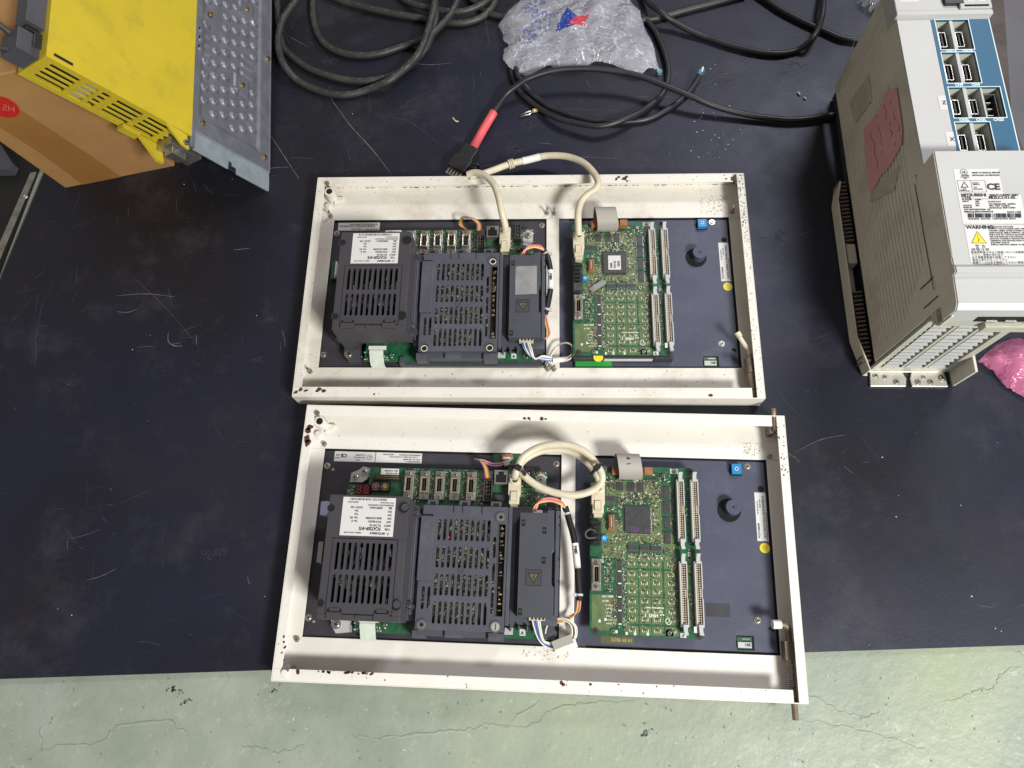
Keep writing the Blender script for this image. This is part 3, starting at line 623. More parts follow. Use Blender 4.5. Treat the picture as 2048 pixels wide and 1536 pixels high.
    for i in range(30):
        f = (i+.5)/30; x = qx0+(qx1-qx0)*f; y = qy0+(qy1-qy0)*f
        b.box(x-.28, x+.28, qy0-1.8, qy0, Z, Z+1, 'silver'); b.box(x-.28, x+.28, qy1, qy1+1.8, Z, Z+1, 'silver'); b.box(qx0-1.8, qx0, y-.28, y+.28, Z, Z+1, 'silver'); b.box(qx1, qx1+1.8, y-.28, y+.28, Z, Z+1, 'silver')
    qf = b.build('processor', board, .3)
    if up:
        l = MB(); l.box(113.5, 131, 22.5+dv, 44.5+dv, Z+3.42, Z+3.55, 'paper'); l = l.build('paper_label', qf)
        letters([('04I0', 119, 25+dv, 4.6, math.pi/2), ('P4142', 124, 25+dv, 4.4, math.pi/2), ('3505', 129.3, 27+dv, 4.6, math.pi/2)], l, Z+3.6)
    else:
        letters([('P1', 137, 23+dv, 6, math.pi, 1.1), ('402', 124, 24+dv, 7, math.pi, 1.0)], qf, Z+3.5, 'inkb')
    # orange socket, black connector, blue pot, D connector
    b = MB(); b.box(85.5, 93.5, 19+dv, 38.5+dv, Z, Z+5, 'orange'); b.frame(86.8, 92.2, 20.5+dv, 37+dv, Z+5, Z+7, 1, 'orange'); b.box(88.4, 90.6, 22+dv, 35.5+dv, Z+5, Z+7.4, 'tan'); b.build('orange_socket', board, .3)
    b = MB(); b.box(65, 76, 0+dv, 26.5+dv, Z, Z+7, 'black')
    for i in range(4): b.box(67, 74, 2.5+i*6+dv, 5+i*6+dv, Z+7, Z+10, 'black')
    b.box(64, 77, 26.5+dv, 29+dv, Z, Z+9, 'black')
    if up: b.box(64.5, 75, -12.5+dv, -.5+dv, Z, Z+11, 'chip')
    bc = b.build('power_connector', board, .4)
    if not up:
        b = MB(); b.tube(smooth_path([(70, 17, Z+9), (62, 18, Z+14), (57, 13, Z+14), (60, 8, Z+12), (70, 9, Z+9)], 6), 1.5, 'cable_g'); b.build('jumper_wire', bc)
    b = MB(); b.box(77, 84.6, 5.5+dv, 13+dv, Z, Z+3, 'blue'); b.cyl(80.8, 9.3+dv, Z+3, Z+4.6, 3.6, 'blue', 16); b.ring(80.8, 9.3+dv, Z+4.6, Z+4.9, 1.2, 1.9, 'fasciaw', 12); b.build('dial', board, .3)
    dsub(71, -53.5+dv, -16+dv, Z, board, 11.5, 'side_connector')
    for x, y in ((90.2, 75), (156, 90.2), (156.8, -4.3), (90.8, -99.5), (157.6, -99.5), (82.2, 97) if not up else (84, 93)):
        b = MB(); b.cyl(x, y+dv, Z, Z+.1, 5, 'pcb', 16); screw(b, x, y+dv, Z+.1, 2.9, 'silver', False); b.build('screw', board)
    for x, y in ((190.8, 96.7), (70.5, -100.3), (192.3, -101.1)):
        b = MB(); b.ring(x, y+dv, Z, Z+.4, 2.8, 4.6, 'chip', 16); screw(b, x, y+dv, Z, 2.6, 'soot', False); b.build('screw', board)
    # latching headers
    for xc, a, c_ in ((175.3, 10.5, 81.5), (192.8, 11, 82), (175.3, -89, -19), (193.2, -88.5, -18.3)): ribbon_header(xc, a+dv, c_+dv, Z, board)
    # ribbon cable arch with its sockets
    b = MB(); b.box(90.5, 100, 88.5+dv, 98+dv, Z, Z+9, 'orange'); b.box(131, 141.5, 89.5+dv, 99+dv, Z, Z+9, 'orange'); b.box(100, 131, 90+dv, 98+dv, Z, Z+7, 'orange'); b.build('ribbon_socket', board, .5)
    b = MB(); b.strip(smooth_path([(112, 84+dv, 22), (113.5, 83+dv, 30), (113, 88+dv, 40), (111, 100+dv, 46), (109.5, 110+dv, 43), (109, 114+dv, 33), (109, 112+dv, 14), (109.5, 104+dv, 6)], 5), 29, .9, 'ribbon')
    o = b.build('ribbon_cable', root, 0)
    if not up: letters([('402', 107, 107, 6.5, -1.45, 1)], o, 46.3)
    # labels on board
    b = MB(); b.box(170.5, 177.5, -103.8+dv, -98.6+dv, Z+.02, Z+.2, 'paper'); l = b.build('letter_label', board); letters([('A', 172.2, -103+dv, 4.6, 0)], l, Z+.26)
    b = MB(); b.box(164.5, 174.5, 93+dv, 99.5+dv, Z+.02, Z+.2, 'paper'); l = b.build('letter_label', board); letters([('S5', 167, 94+dv, 4.6, 0)], l, Z+.26)
    b = MB(); b.box(184.5, 188, -98+dv, -91+dv, Z+12, Z+12.2, 'paper'); b.build('letter_label', board); b = MB(); b.box(183, 187, -9+dv, -4+dv, Z+.02, Z+.2, 'paper'); l = b.build('letter_label', board); letters([('C', 184, -8+dv, 4, 0)], l, Z+.26)
    sk = [('E46893-7177', 92.5, -58.5+dv, 3.2, math.pi, .85), ('MADE IN JAPAN', 152, -70+dv, 2.6, math.pi, 1.15), ('HN3  I', 145, -78+dv, 5.6, math.pi, 1), ('CF61', 80, -16+dv, 2.4, math.pi), ('SG 17', 86, -64+dv, 3, math.pi)]
    for i in range(6): sk.append((rr.choice(('BU2 1500', 'C75 R12', 'JS6 TP1', 'AN GND')), 91, -69-i*4.2+dv, 2.2, math.pi, 1))
    letters(sk, board, Z+.2, 'silk')
    b = MB()
    for i in range(3):
        a = math.pi/2+i*2.094; cx, cy = 149.7, -78+dv
        b.add([(cx, cy, Z+.15), (cx+1.9*math.cos(a-.52), cy+1.9*math.sin(a-.52), Z+.15), (cx+3.4*math.cos(a), cy+3.4*math.sin(a), Z+.15), (cx+1.9*math.cos(a+.52), cy+1.9*math.sin(a+.52), Z+.15)], [(0, 1, 2, 3)], 'silk')
    b.ring(157, -86+dv, Z+.1, Z+.15, 3.0, 3.8, 'silk', 20); b.box(154.5, 159.5, -86.4+dv, -85.7+dv, Z+.1, Z+.15, 'silk', .8)
    for x, y in ((74, -90), (81, -88), (94, -101.5), (106, -103), (116, -103), (131, -103)): b.box(x, x+2.6, y+dv, y+3.4+dv, Z+.1, Z+.15, 'silk')
    b.build('printed_marks', board)
    if up:
        b = MB(); b.box(63.5, 197.5, y0-3.5, y0-.3, 4, Z-2, 'plate'); b.box(105, 170, y0-3.9, y0-3.5, 9, 17, 'paper'); b.build('board_skirt', board)
        b = MB(); b.cyl(97, y0-2.2, Z-.6, Z-.3, 6.5, 'yellow_s', 20); b.build('yellow_sticker', board)
        b = MB(); b.box(86, 110, -9, -1, 24, 24.6, 'clear', .62); b.build('foil_flap', board)
    # ------------------------------------------------ main unit board
    Z = 16.0
    b = MB(); b.box(-221, 8.5, -112+dv, 92+dv, Z-1.6, Z, 'pcb'); b.box(-248, -221, 50+dv, 69+dv, Z-1.6, Z, 'pcb')
    b.box(-225, 20, -114+dv, 90+dv, 2.4, 3.4, 'plate')
    if up: b.box(-170, 22, -118.5, -112.5, 2.5, 12, 'inv'); b.box(-172, -165, -118, -108, 2.5, 19, 'slate')
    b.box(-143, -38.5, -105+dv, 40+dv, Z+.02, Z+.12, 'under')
    main = b.build('main_board', root)
    g = MB()
    scatter(g, -181, 8, 48+dv, 91+dv, Z, 330, [(-182, -80, 50+dv, 89+dv), (-60, -24, 40+dv, 92+dv), (-73, -59, 48+dv, 79+dv), (-218, -182, 50+dv, 92+dv)], 31)
    for xx in (-159, -138.5, -118, -97.5, -77): scatter(g, xx-3, xx+3, 50+dv, 88+dv, Z, 46, [], 40+int(xx), big=.9)
    scatter(g, -128, -56, -104+dv, 30+dv, Z, 900, [], 32, wts=(5, 5, 4, 3, 5, 1), big=1.2)
    scatter(g, -142, -128, -84+dv, -55+dv, Z, 50, [], 33, wts=(4, 6, 5, 2, 5, 1), big=1.2); scatter(g, -228, -180, -110+dv, -100+dv, Z, 50, [], 34, wts=(2, 2, 2, 2, 6, 1))
    scatter(g, -56, -42, -90+dv, 10+dv, Z, 80, [], 35, wts=(2, 6, 2, 2, 3, 3)); scatter(g, -39, -12, -109+dv, -98+dv, Z+1, 50, [], 36, wts=(4, 3, 3, 2, 6, 1)); scatter(g, -20, 8, 50+dv, 92+dv, Z, 70, [(-20, -8, 60+dv, 95+dv)], 37)
    scatter(g, -152, -149, -90+dv, 30+dv, Z+14, 26, [], 38, wts=(0, 0, 2, 0, 6, 0))
    o = g.build('small_components', main); o['kind'] = 'stuff'
    for i, xc in enumerate((-168, -147.6, -128.2, -108.5, -87.6)): dsub(xc, 51+dv, 88+dv, Z, main)
    b = MB(); b.box(-71.5, -60, 50+dv, 78+dv, Z, Z+4, 'black'); b.frame(-71.5, -60, 50+dv, 78+dv, Z+4, Z+11, 1.4, 'chip')
    for i in range(5):
        for dx in (-67.5, -64): b.box(dx-.4, dx+.4, 54+i*5+dv, 54.8+i*5+dv, Z+4, Z+9, 'gold')
    b.build('box_header', main, .3)
    b = MB(); b.box(-58, -41, 72+dv, 90+dv, Z, Z+13, 'steel'); b.box(-56, -43, 74+dv, 84+dv, Z+13, Z+13.1, 'hole'); b.box(-53, -46, 84+dv, 88+dv, Z+13, Z+13.1, 'hole'); b.build('network_jack', main, .4)
    b = MB(); b.box(-57, -42, 53+dv, 60+dv, Z, Z+5, 'chip'); b.build('transformer', main, .3)
    b = MB(); b.box(-19, -9, 70+dv, 95+dv, Z, Z+9, 'black'); b.frame(-18, -10, 71+dv, 94+dv, Z+9, Z+11, 1, 'chip')
    for i in range(3): b.box(-14.5, -13.5, 75+i*6+dv, 76+i*6+dv, Z+9, Z+12, 'silver')
    b.build('pin_header', main, .3)
    b = MB(); b.box(-24, 6, 48+dv, 66+dv, Z, Z+.3, 'pcb'); b.prism([(-6, 66+dv), (6, 63+dv), (8, 86+dv), (0, 90+dv), (-6, 84+dv)], 3, Z+1, 'grey_l'); screw(b, .5, 80.5+dv, Z+1, 4); b.build('corner_bracket', main, .4)
    for x, y in ((-13, 58), (-6, 60)):
        b = MB(); b.cyl(x, y+dv, Z, Z+6, 3, 'chip', 14); b.build('capacitor', main)
    b = MB(); b.box(-215, -180, 74+dv, 81+dv, Z, Z+4, 'black')
    for i in range(13):
        for k in (0, 1): b.box(-213+i*2.5, -212.2+i*2.5, 76+k*2.6+dv, 76.8+k*2.6+dv, Z+4, Z+8, 'gold')
    b.build('pin_header', main, .2)
    b = MB(); b.box(-206, -183, 82+dv, 90+dv, Z+.1, Z+3, 'paper'); l = b.build('address_label', main, 0); letters([('MAC ADDRESS', -184, 88+dv, 2.7, math.pi, .95), ('0025-A7A6-3A08', -184, 84.6+dv, 2.5, math.pi, .85)], l, Z+3.1)
    for x, m_ in ((-210.3, 'sleeve'), (-198.5, 'yellow_s')):
        b = MB(); b.box(x-6, x+6, 60+dv, 72+dv, Z, Z+5, 'black'); b.cyl(x, 66+dv, Z+5, Z+5.2, 5.4, 'chip', 20)
        for i in range(16): a = i*math.pi/8; b.box(x+4.3*math.cos(a)-.25, x+4.3*math.cos(a)+.25, 66+dv+4.3*math.sin(a)-.6, 66+dv+4.3*math.sin(a)+.6, Z+5.2, Z+5.3, 'silk', a+math.pi/2)
        b.cyl(x, 66+dv, Z+5.2, Z+6.4, 2.6, m_, 14); b.box(x-2, x+2, 65.6+dv, 66.4+dv, Z+6.4, Z+6.5, 'ink', .6); b.build('rotary_switch', main, .2)
    for k in (0, 1):
        xa = -235.5+k*9.2; b = MB(); b.box(xa, xa+8.8, 54.5+dv, 68+dv, Z, Z+7, 'led'); dg = b.build('digit_display', main, .2)
        q = MB(); cx, cy = xa+4.4, 61.2+dv
        for (sx, sy, w_, h_) in ((0, 4.6, 3.6, .9), (0, 0, 3.6, .9), (0, -4.6, 3.6, .9), (-2.3, 2.3, .9, 3.4), (2.3, 2.3, .9, 3.4), (-2.3, -2.3, .9, 3.4), (2.3, -2.3, .9, 3.4)): q.box(cx+sx-w_/2, cx+sx+w_/2, cy+sy-h_/2, cy+sy+h_/2, Z+7, Z+7.1, 'seg')
        q.build('segments', dg)
    if not up:
        b = MB(); b.prism([(-248, 73), (-247, 85), (-238, 89), (-232, 94), (-223, 92), (-221, 84), (-226, 77), (-232, 73)], 3, 9, 'grey_l'); screw(b, -230.3, 86.8, 9, 4); screw(b, -241.6, 79, 9, 4); b.build('earth_bracket', root, .6)
        g = MB(); scatter(g, -247, -237, 52, 68, Z, 30, [], 44); o = g.build('small_components', main); o['kind'] = 'stuff'
    # plate screws
    for x, y in ((-282, 95), (-282.8, -97), (20.4, 105.6), (20.6, -104), (-274, 90), (-276, -101)):
        if up and x > -277 and x < 0: continue
        b = MB(); screw(b, x, y+dv, 2.4, 3.0 if x not in (-274, -276) else 1.4); b.build('screw', root)
    # stickers on the plate
    if up:
        b = MB(); b.box(-281, -219, 98, 111, 2.4, 2.6, 'paper'); l = b.build('rating_label', root)
        letters([('MITSUBISHI ELECTRIC CORPORATION', -222, 109, 2.5, math.pi, .98), ('FCU7-DU181-11', -222, 100.6, 3, math.pi, 1), ('E22KR2 U38F12', -245, 101, 2.4, math.pi)], l, 2.7)
        q = MB(); bars(q, -279, -226, 103.5, 106.5, 2.66, 'ink', 8, 'x', .4, .9); q.build('barcode', l)
    else:
        b = MB(); b.box(-274, -219.5, 101.5, 115, 2.4, 2.6, 'paper'); l = b.build('approval_label', root)
        letters([('CE', -257, 111.5, 6.5, math.pi, 1.1), ('C  US LISTED', -232, 111.5, 2.4, math.pi), ('IND. CONT. EQ.', -233, 108, 2.0, math.pi), ('80M4', -240, 104.5, 2.0, math.pi), ('SE BE', -267, 111, 2.6, math.pi, .8), ('MELC20', -267, 107, 2.2, math.pi, .8)], l, 2.7)
        q = MB(); q.ring(-226.5, 108, 2.65, 2.7, 3.0, 3.5, 'ink', 20); q.build('listing_mark', l); letters([('UL', -224.6, 109.3, 3, math.pi, .9)], l, 2.7)
        b = MB(); b.box(-218.6, -157, 101.5, 115, 2.4, 2.6, 'paper'); l = b.build('rating_label', root)
        letters([('MITSUBISHI ELECTRIC CORPORATION', -159, 113, 2.2, math.pi, .75), ('FCU7-DU181-11', -159, 104.4, 2.8, math.pi, 1), ('DATE 1102   SER. L9A4MF7', -159, 107, 2.2, math.pi, .9), ('MADE IN JAPAN', -195, 113, 2, math.pi)], l, 2.7)
        q = MB(); bars(q, -200, -162, 108.5, 110.3, 2.66, 'ink', 9, 'x', .4, .9); q.build('barcode', l)
    # ------------------------------------------------ fan cover (tall dark housing)
    b = MB(); zt = 95; y1_, y0_ = 41+dv*.2, -99.5+dv*.2
    cx0, cx1 = -246, -151.5
    b.box(cx0, cx1, y0_, -93.5, 56, zt, 'cover'); b.box(cx0, cx1, -9, y1_, 56, zt, 'cover'); b.box(cx0, -236.5, -93.5, -9, 56, zt, 'cover'); b.box(-161, cx1, -93.5, -9, 56, zt, 'cover')
    b.box(-236.5, -161, -93.5, -9, 56, 57, 'hole')
    b.box(-251, -150.2, -97, 38, 42, 56, 'cover'); b.box(-246, -154, -88, 36, 17, 42, 'plate')
    for i in range(12): b.box(-238+i*6.2, -235.5+i*6.2, -91, -88, 22, 42, 'inv')
    b.box(-248, -226, -97, -60, 17, 42, 'cover')
    fc = b.build('fan_cover', root, .8)
    for x, y in ((-157.5, 28), (-157.5, -81), (-243, 25), (-243, -82)):
        q = MB(); q.cyl(x, y, zt, zt+.06, 6.3 if x > -200 else 4.2, 'hole', 20); q.ring(x, y, zt, zt+.8, 6.3 if x > -200 else 4.2, 7.1 if x > -200 else 4.8, 'cover', 20)
        if x > -200 and not up: q.cyl(x+1.5, y+.5, zt+.06, zt+1.2, 4.3, 'cover', 16)
        q.build('corner_recess', fc)
    # grille
    b = MB(); gx0, gx1, gy0, gy1 = -236, -161.5, -92.5, -10; z0g, z1g = zt-2.5, zt+1.2
    sx0, sx1 = -233.6, -164.4; n = 10; cw = (sx1-sx0)/n
    rows = ((-82.5, -48.8), (-46.2, -12.6))
    b.box(gx0, sx0, gy0, gy1, z0g, z1g, 'cover'); b.box(sx1, gx1, gy0, gy1, z0g, z1g, 'cover')
    b.box(sx0, sx1, gy0, rows[0][0], z0g, z1g, 'cover'); b.box(sx0, sx1, rows[0][1], rows[1][0], z0g, z1g, 'cover'); b.box(sx0, sx1, rows[1][1], gy1, z0g, z1g, 'cover')
    for ya, yb in rows:
        for i in range(n): b.slotcell(sx0+i*cw, sx0+(i+1)*cw, ya, yb, 3.9, z0g, z1g, 'cover', 1.2)
    gr = b.build('fan_grille', fc, 0)
    q = MB(); q.frame(gx0-.9, gx1+.9, gy0-.9, gy1+.9, zt, zt+.12, .9, 'hole'); q.build('grille_gap', fc)
    for x in (-226, -172.5):
        q = MB(); q.box(x-8.5, x+8.5, -91.5, -87.5, zt+1.2, zt+1.3, 'hole'); q.box(x-5.5, x+5.5, -90.3, -86.8, zt+1.3, zt+2.2, 'cover'); q.box(x-8.5, x+8.5, -98.6, -91.6, zt+.5, zt+2.0, 'cover'); q.build('grille_latch', fc, .4)
    q = MB(); q.cyl(-200, -96, zt, zt+1.6, 3, 'cover', 18, 2.2); q.build('dimple', fc)
    # fans underneath
    for fx, fy in ((-217, -48), (-181, -48)):
        q = MB(); q.cyl(fx, fy, 57, 90, 9, 'chip', 20); q.ring(fx, fy, 57, 86, 17.2, 18, 'black', 24)
        for i in range(9):
            a = i*2*math.pi/9+.3; ca, sa = math.cos(a), math.sin(a); c2, s2 = math.cos(a+.42), math.sin(a+.42)
            q.add([(fx+9*ca, fy+9*sa, 90), (fx+17*ca, fy+17*sa, 90), (fx+17*c2, fy+17*s2, 82), (fx+9*c2, fy+9*s2, 82)], [(0, 1, 2, 3)], 'fanb')
        q.build('fan', fc)
    q = MB()
    for i in range(22): x_ = rr.uniform(-232, -168); y_ = rr.uniform(-84, -20); q.box(x_, x_+rr.uniform(.8, 1.8), y_, y_+rr.uniform(6, 16), 80, 90+rr.uniform(0, 1), rr.choice(('steel', 'chip', 'fanb')), rr.uniform(-.35, .35))
    q.build('heat_fins', fc)
    # rating label
    q = MB(); zl = zt+.1; lx0, lx1, ly0, ly1 = -229.8, -167.4, -6.2, 38.6; q.box(lx0, lx1, ly0, ly1, zl, zl+.2, 'paper'); l = q.build('rating_label', fc)
    q = MB(); bars(q, lx0+8, lx1-10, ly1-3.6, ly1-.9, zl+.26, 'ink', 12+idx, 'x', .45, 1.1)
    for i in range(3):
        a = math.pi/2+i*2.094+math.pi; cx, cy = lx1-6, ly0+3.2
        q.add([(cx, cy, zl+.26), (cx+1.2*math.cos(a-.52), cy+1.2*math.sin(a-.52), zl+.26), (cx+2.2*math.cos(a), cy+2.2*math.sin(a), zl+.26), (cx+1.2*math.cos(a+.52), cy+1.2*math.sin(a+.52), zl+.26)], [(0, 1, 2, 3)], 'ink')
    q.build('barcode', l)
    R = math.pi; X = lambda t: lx1-t; Y = lambda t: ly0+t
    ser = 'M7829340713' if up else 'M7897150412'
    letters([('MITSUBISHI', X(9.5), Y(4.6), 3.5, R, 1.0), ('NUMERICAL CONTROL SYSTEM', X(37), Y(4.2), 2.0, R, .72), ('TYPE', X(4), Y(9.6), 3.6, R, .75), ('FCA720P-4VS', X(15), Y(10.4), 5.4, R, .82),
      ('INPUT', X(3.5), Y(13.6), 3.3, R, .85), ('DC 24V 3A', X(15), Y(13.6), 3.3, R, .85), ('H/W', X(3.5), Y(17.9), 3.3, R, .8), ('FCU7-MU531', X(15), Y(17.9), 3.3, R, .85), ('Ver. E', X(43), Y(17.9), 3.3, R, .85),
      ('S/W', X(3.5), Y(21.9), 3.3, R, .8), ('BND1012W000', X(15), Y(21.9), 3.3, R, .85), ('Ver. G4', X(43), Y(21.9), 3.3, R, .85), ('S/W', X(3.5), Y(25.9), 3.3, R, .8), ('Ver.', X(43), Y(25.9), 3.3, R, .85), ('S/W', X(3.5), Y(29.9), 3.3, R, .8), ('Ver.', X(43), Y(29.9), 3.3, R, .85),
      ('SER.', X(3.5), Y(34.0), 3.3, R, .8), (ser, X(15), Y(34.0), 3.3, R, .80), ('DATE 1102', X(38.5), Y(34.0), 3.3, R, .9), ('MITSUBISHI ELECTRIC CORPORATION', X(2), Y(36.8), 2.3, R, .76), ('TOKYO 100-8310 JAPAN', X(2), Y(39.6), 2.0, R, .75), ('MADE IN JAPAN', X(44), Y(39.6), 2.2, R, .8)], l, zl+.28)
    # side slope wall between the cover and the slate cover, small studs
    b = MB(); b.prism([(-152, -96), (-143.5, -96), (-143.5, 42), (-152, 42)], 17, 30, 'slate'); b.box(-150.2, -148.6, -90, 38, 30, 52, 'slate'); b.box(-146.5, -144.5, -96, 40, 30, 34, 'slate'); b.build('side_wall', root, .5)
    for y in (28, -80.5):
        b = MB(); b.box(-151.4, -146.5, y-4.5, y+4.5, 50, 60, 'cover'); b.cyl(-148.6, y, 30, 60, 3.4, 'cover', 14); screw(b, -148.6, y, 60, 2.8, 'silver', False); b.build('standoff_screw', root, .3)
    # foot bracket, tape, grip
    b = MB()
    b.prism([(-250, -90), (-228, -92), (-227, -112), (-243, -114), (-250, -104)], 2.5, 17, 'grey_l' if not up else 'inv'); screw(b, -243.5 if not up else -243, -103.5, 17, 4.2); b.build('foot_bracket', root, .6)
    b = MB(); b.strip(smooth_path([(-203, -97, 24), (-203, -102, 27), (-203, -110, 22), (-202.5 if up else -203, -118, 16), (-201 if up else -203, -121, 10)], 4), 19, .5, 'tape'); b.build('tape_tab', root)
    b = MB(); b.box(-218, -188, -104, -88, 22, 24, 'pcb'); b.box(-214, -190, -100, -95, 24, 27, 'white'); b.build('bridge_board', main, .2)
    letters([('HF', -222, -102, 4, 0, .9)], main, 17.2, 'silk')
    if not up:
        b = MB(); b.prism([(-271, 40), (-262, 41), (-253.5, 34.5), (-260, 29), (-261, 22.5), (-270.5, 23)], 36, 48, 'tape'); W_['paleblue'] = W_.get('paleblue') or mat('pale_blue_plastic', (.36, .40, .58), .45); b2 = MB(); b2.prism([(-271, 40), (-262, 41), (-253.5, 34.5), (-260, 29), (-261, 22.5), (-270.5, 23)], 36, 48, 'paleblue'); b2.build('latch_clip', root, 1)
        b = MB(); b.box(-270, -264, -33, -8, 18, 40, 'grey_l'); b.box(-264, -247, -85, 30, 3, 36, 'plate'); b.build('card_ejector', root, .5)
    else:
        b = MB(); b.box(-281.5, -275, 14, 42, 3, 12, 'pcb'); b.box(-275.5, -274, 15, 41, 3, 14, 'white'); b.build('riser_board', root)
        b = MB(); b.box(-264, -247, -85, 30, 3, 36, 'plate'); b.box(-262, -258, -72, -40, 20, 44, 'grey_l'); b.build('card_ejector', root, .5)
    # ------------------------------------------------ slate slotted cover
    zt = 40; b = MB(); X0, X1, Y0, Y1 = -143.5, -38, -106+dv, 41+dv
    n = 10; sx0, sx1 = -125.4, -57.6; cw = (sx1-sx0)/n
    rows = [(-100.2, -71.7), (-68.1, -39.6), (-35.6, -7.2), (-3.0, 26.0)]; rows = [(a+dv, c_+dv) for a, c_ in rows]
    z0 = zt-2.5
    b.box(X0, -139.8, Y0, Y1, z0, zt, 'slate'); b.box(-139.8, sx0, Y0, -84.5+dv, z0, zt, 'slate'); b.box(-139.8, sx0, -55+dv, Y1, z0, zt, 'slate')
    b.slotcell(-139.8, -132.9, -84.5+dv, -55+dv, 3.6, z0, zt, 'slate', 1.4); b.slotcell(-132.9, -126, -84.5+dv, -55+dv, 3.6, z0, zt, 'slate', 1.4); b.box(-126, sx0, -84.5+dv, -55+dv, z0, zt, 'slate')
    yy = [Y0]+[v for r in rows for v in r]+[Y1]
    for i in range(0, len(yy), 2): b.box(sx0, sx1, yy[i], yy[i+1], z0, zt, 'slate')
    for ri, (ya, yb) in enumerate(rows):
        for i in range(n):
            pa = 1.4; b.slotcell(sx0+i*cw, sx0+(i+1)*cw, ya, yb, 3.7, z0, zt, 'slate', pa)
    # right side strip with tall slots
    b.box(sx1, -56.2, Y0, Y1, z0, zt, 'slate')
    tall = [(-86, -54), (-52, -26), (-21.5, 5.5)]
    b.box(-56.2, -50.2, Y0, -86+dv, z0, zt, 'slate'); b.box(-56.2, -50.2, 5.5+dv, Y1, z0, zt, 'slate'); b.box(-56.2, -50.2, -54+dv, -52+dv, z0, zt, 'slate'); b.box(-56.2, -50.2, -26+dv, -21.5+dv, z0, zt, 'slate')
    for a, c_ in tall: b.slotcell(-56.2, -50.2, a+dv, c_+dv, 3.4, z0, zt, 'slate', .8)
    b.box(-50.2, -38, Y0, -88+dv, z0, zt, 'slate'); b.box(-50.2, -38, 20+dv, Y1, z0, zt, 'slate'); b.box(-40.5, -38, -88+dv, 20+dv, z0, zt, 'slate'); b.box(-50.2, -48.2, -88+dv, 20+dv, z0-4, zt-1, 'cover')
    b.box(X0, X0+1.5, Y0, Y1, 18, z0, 'slate'); b.box(X0, X1, Y1-1.5, Y1, 18, z0, 'slate'); b.box(X0, X1, Y0, Y0+1.5, 18, z0, 'slate')
    b.box(X0-4, -38, Y0-7, Y0, 20, 31, 'slate'); b.box(-108, -86, Y0-8, Y0, 31, 35, 'slate'); b.box(X0-3, X0+12, Y0-10, Y0-1, 18, 36, 'slate'); b.box(-56, -38, Y0-10, Y0-1, 18, 36, 'slate')
    for x in (-139, -99, -60): b.box(x, x+13, Y1-1, Y1+7, 30, 38, 'slate'); b.box(x+3, x+10, Y1+1, Y1+5, 38, 38.1, 'hole')
    for x in (-105, -94, -70): b.box(x, x+1.5, Y1-9, Y1-1, zt, zt+2, 'slate')
    sl = b.build('slotted_cover', root, .35)
    q = MB(); q.box(-145, -128.6, -50+dv, 27.5+dv, zt+.05, zt+2.6, 'slate'); q.box(-143, -130.5, 27.5+dv, 29.5+dv, zt+.05, zt+1.2, 'hole'); q.build('cover_plate', sl, .8)
    q = MB(); q.ring(-92, -37+dv, zt, zt+.9, 2.6, 4, 'slate', 20); q.cyl(-92, -37+dv, zt, zt+.6, 1.8, 'slate', 14); q.build('moulded_stud', sl)
    for (x, y, k_) in ((-46.8, 28.4, 0), (-135.2, -100.6, 0), (-47.9, -99.9, 1)):
        q = MB(); q.ring(x, y+dv, zt, zt+1.2, 5.2, 7.2, 'slate', 24)
        if up: q.cyl(x, y+dv, zt, zt+.2, 5.2, 'hole', 20); q.ring(x, y+dv-2, zt+.3, zt+2, 3.6, 4.6, 'cream', 20)
        else:
            q.cyl(x, y+dv, zt, zt+1.6, 5.1, 'steel' if k_ == 0 else 'ribbon', 20)
            if k_ == 0: q.cyl(x, y+dv, zt+1.6, zt+1.7, 2.6, 'hole', 6)
            else: q.box(x-4, x+4, y+dv-.5, y+dv+.5, zt+1.6, zt+1.7, 'hole', 1.5)
        q.build('mounting_screw', sl)
    q = MB()
    for i in range(22): y = rr.uniform(-86, 18)+dv; q.box(-47.5+rr.uniform(-.5, 1), -44.5+rr.uniform(-1, 2), y, y+rr.uniform(.6, 2.2), 22, 25+rr.uniform(0, 5), rr.choice(('gold', 'tan', 'silver', 'gold')))
    q.box(-48.2, -40.5, -88+dv, 20+dv, 18, 19, 'soot'); q.build('edge_contacts', sl)
    q = MB(); q.cyl(-110.5, 2.5+dv, 28, 38.5, 2.0, 'red', 12); q.build('red_lamp', main)
    q = MB(); q.box(-105, -100, 3+dv, 20+dv, 17, 22, 'black'); q.box(-95, -88, -2+dv, 10+dv, 17, 20, 'chip'); q.box(-112, -98, -62+dv, -44+dv, 17, 21, 'gold'); q.box(-72, -60, -98+dv, -76+dv, 17, 25, 'chip'); q.box(-66, -60, -95+dv, -50+dv, 17, 24, 'black'); q.build('capacitor', main)
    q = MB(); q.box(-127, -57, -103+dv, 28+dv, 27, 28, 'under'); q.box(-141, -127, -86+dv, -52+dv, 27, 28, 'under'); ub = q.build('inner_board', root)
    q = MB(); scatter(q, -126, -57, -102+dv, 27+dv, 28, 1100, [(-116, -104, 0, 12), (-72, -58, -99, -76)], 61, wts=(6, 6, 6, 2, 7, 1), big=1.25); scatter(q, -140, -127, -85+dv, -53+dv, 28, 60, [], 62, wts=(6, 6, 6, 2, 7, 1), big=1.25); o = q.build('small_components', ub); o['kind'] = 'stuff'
    # channel right of cover
    b = MB(); b.box(-37.9, -33, -98+dv, 42+dv, 14, 34, 'slate'); b.box(-33, -27.5, -98+dv, 42+dv, 14, 28, 'slate'); b.box(-38, 25, -96+dv, 42+dv, 10, 24, 'slate'); b.box(-37.9, 25, 42+dv, 45+dv, 10, 24, 'slate'); b.box(20.5, 25.5, -85+dv, 40+dv, 24, 33, 'slate')
    for y in (32, 22, -19, -45): b.box(24, 26.2, y-2+dv, y+2+dv, 26, 33.1, 'hole')
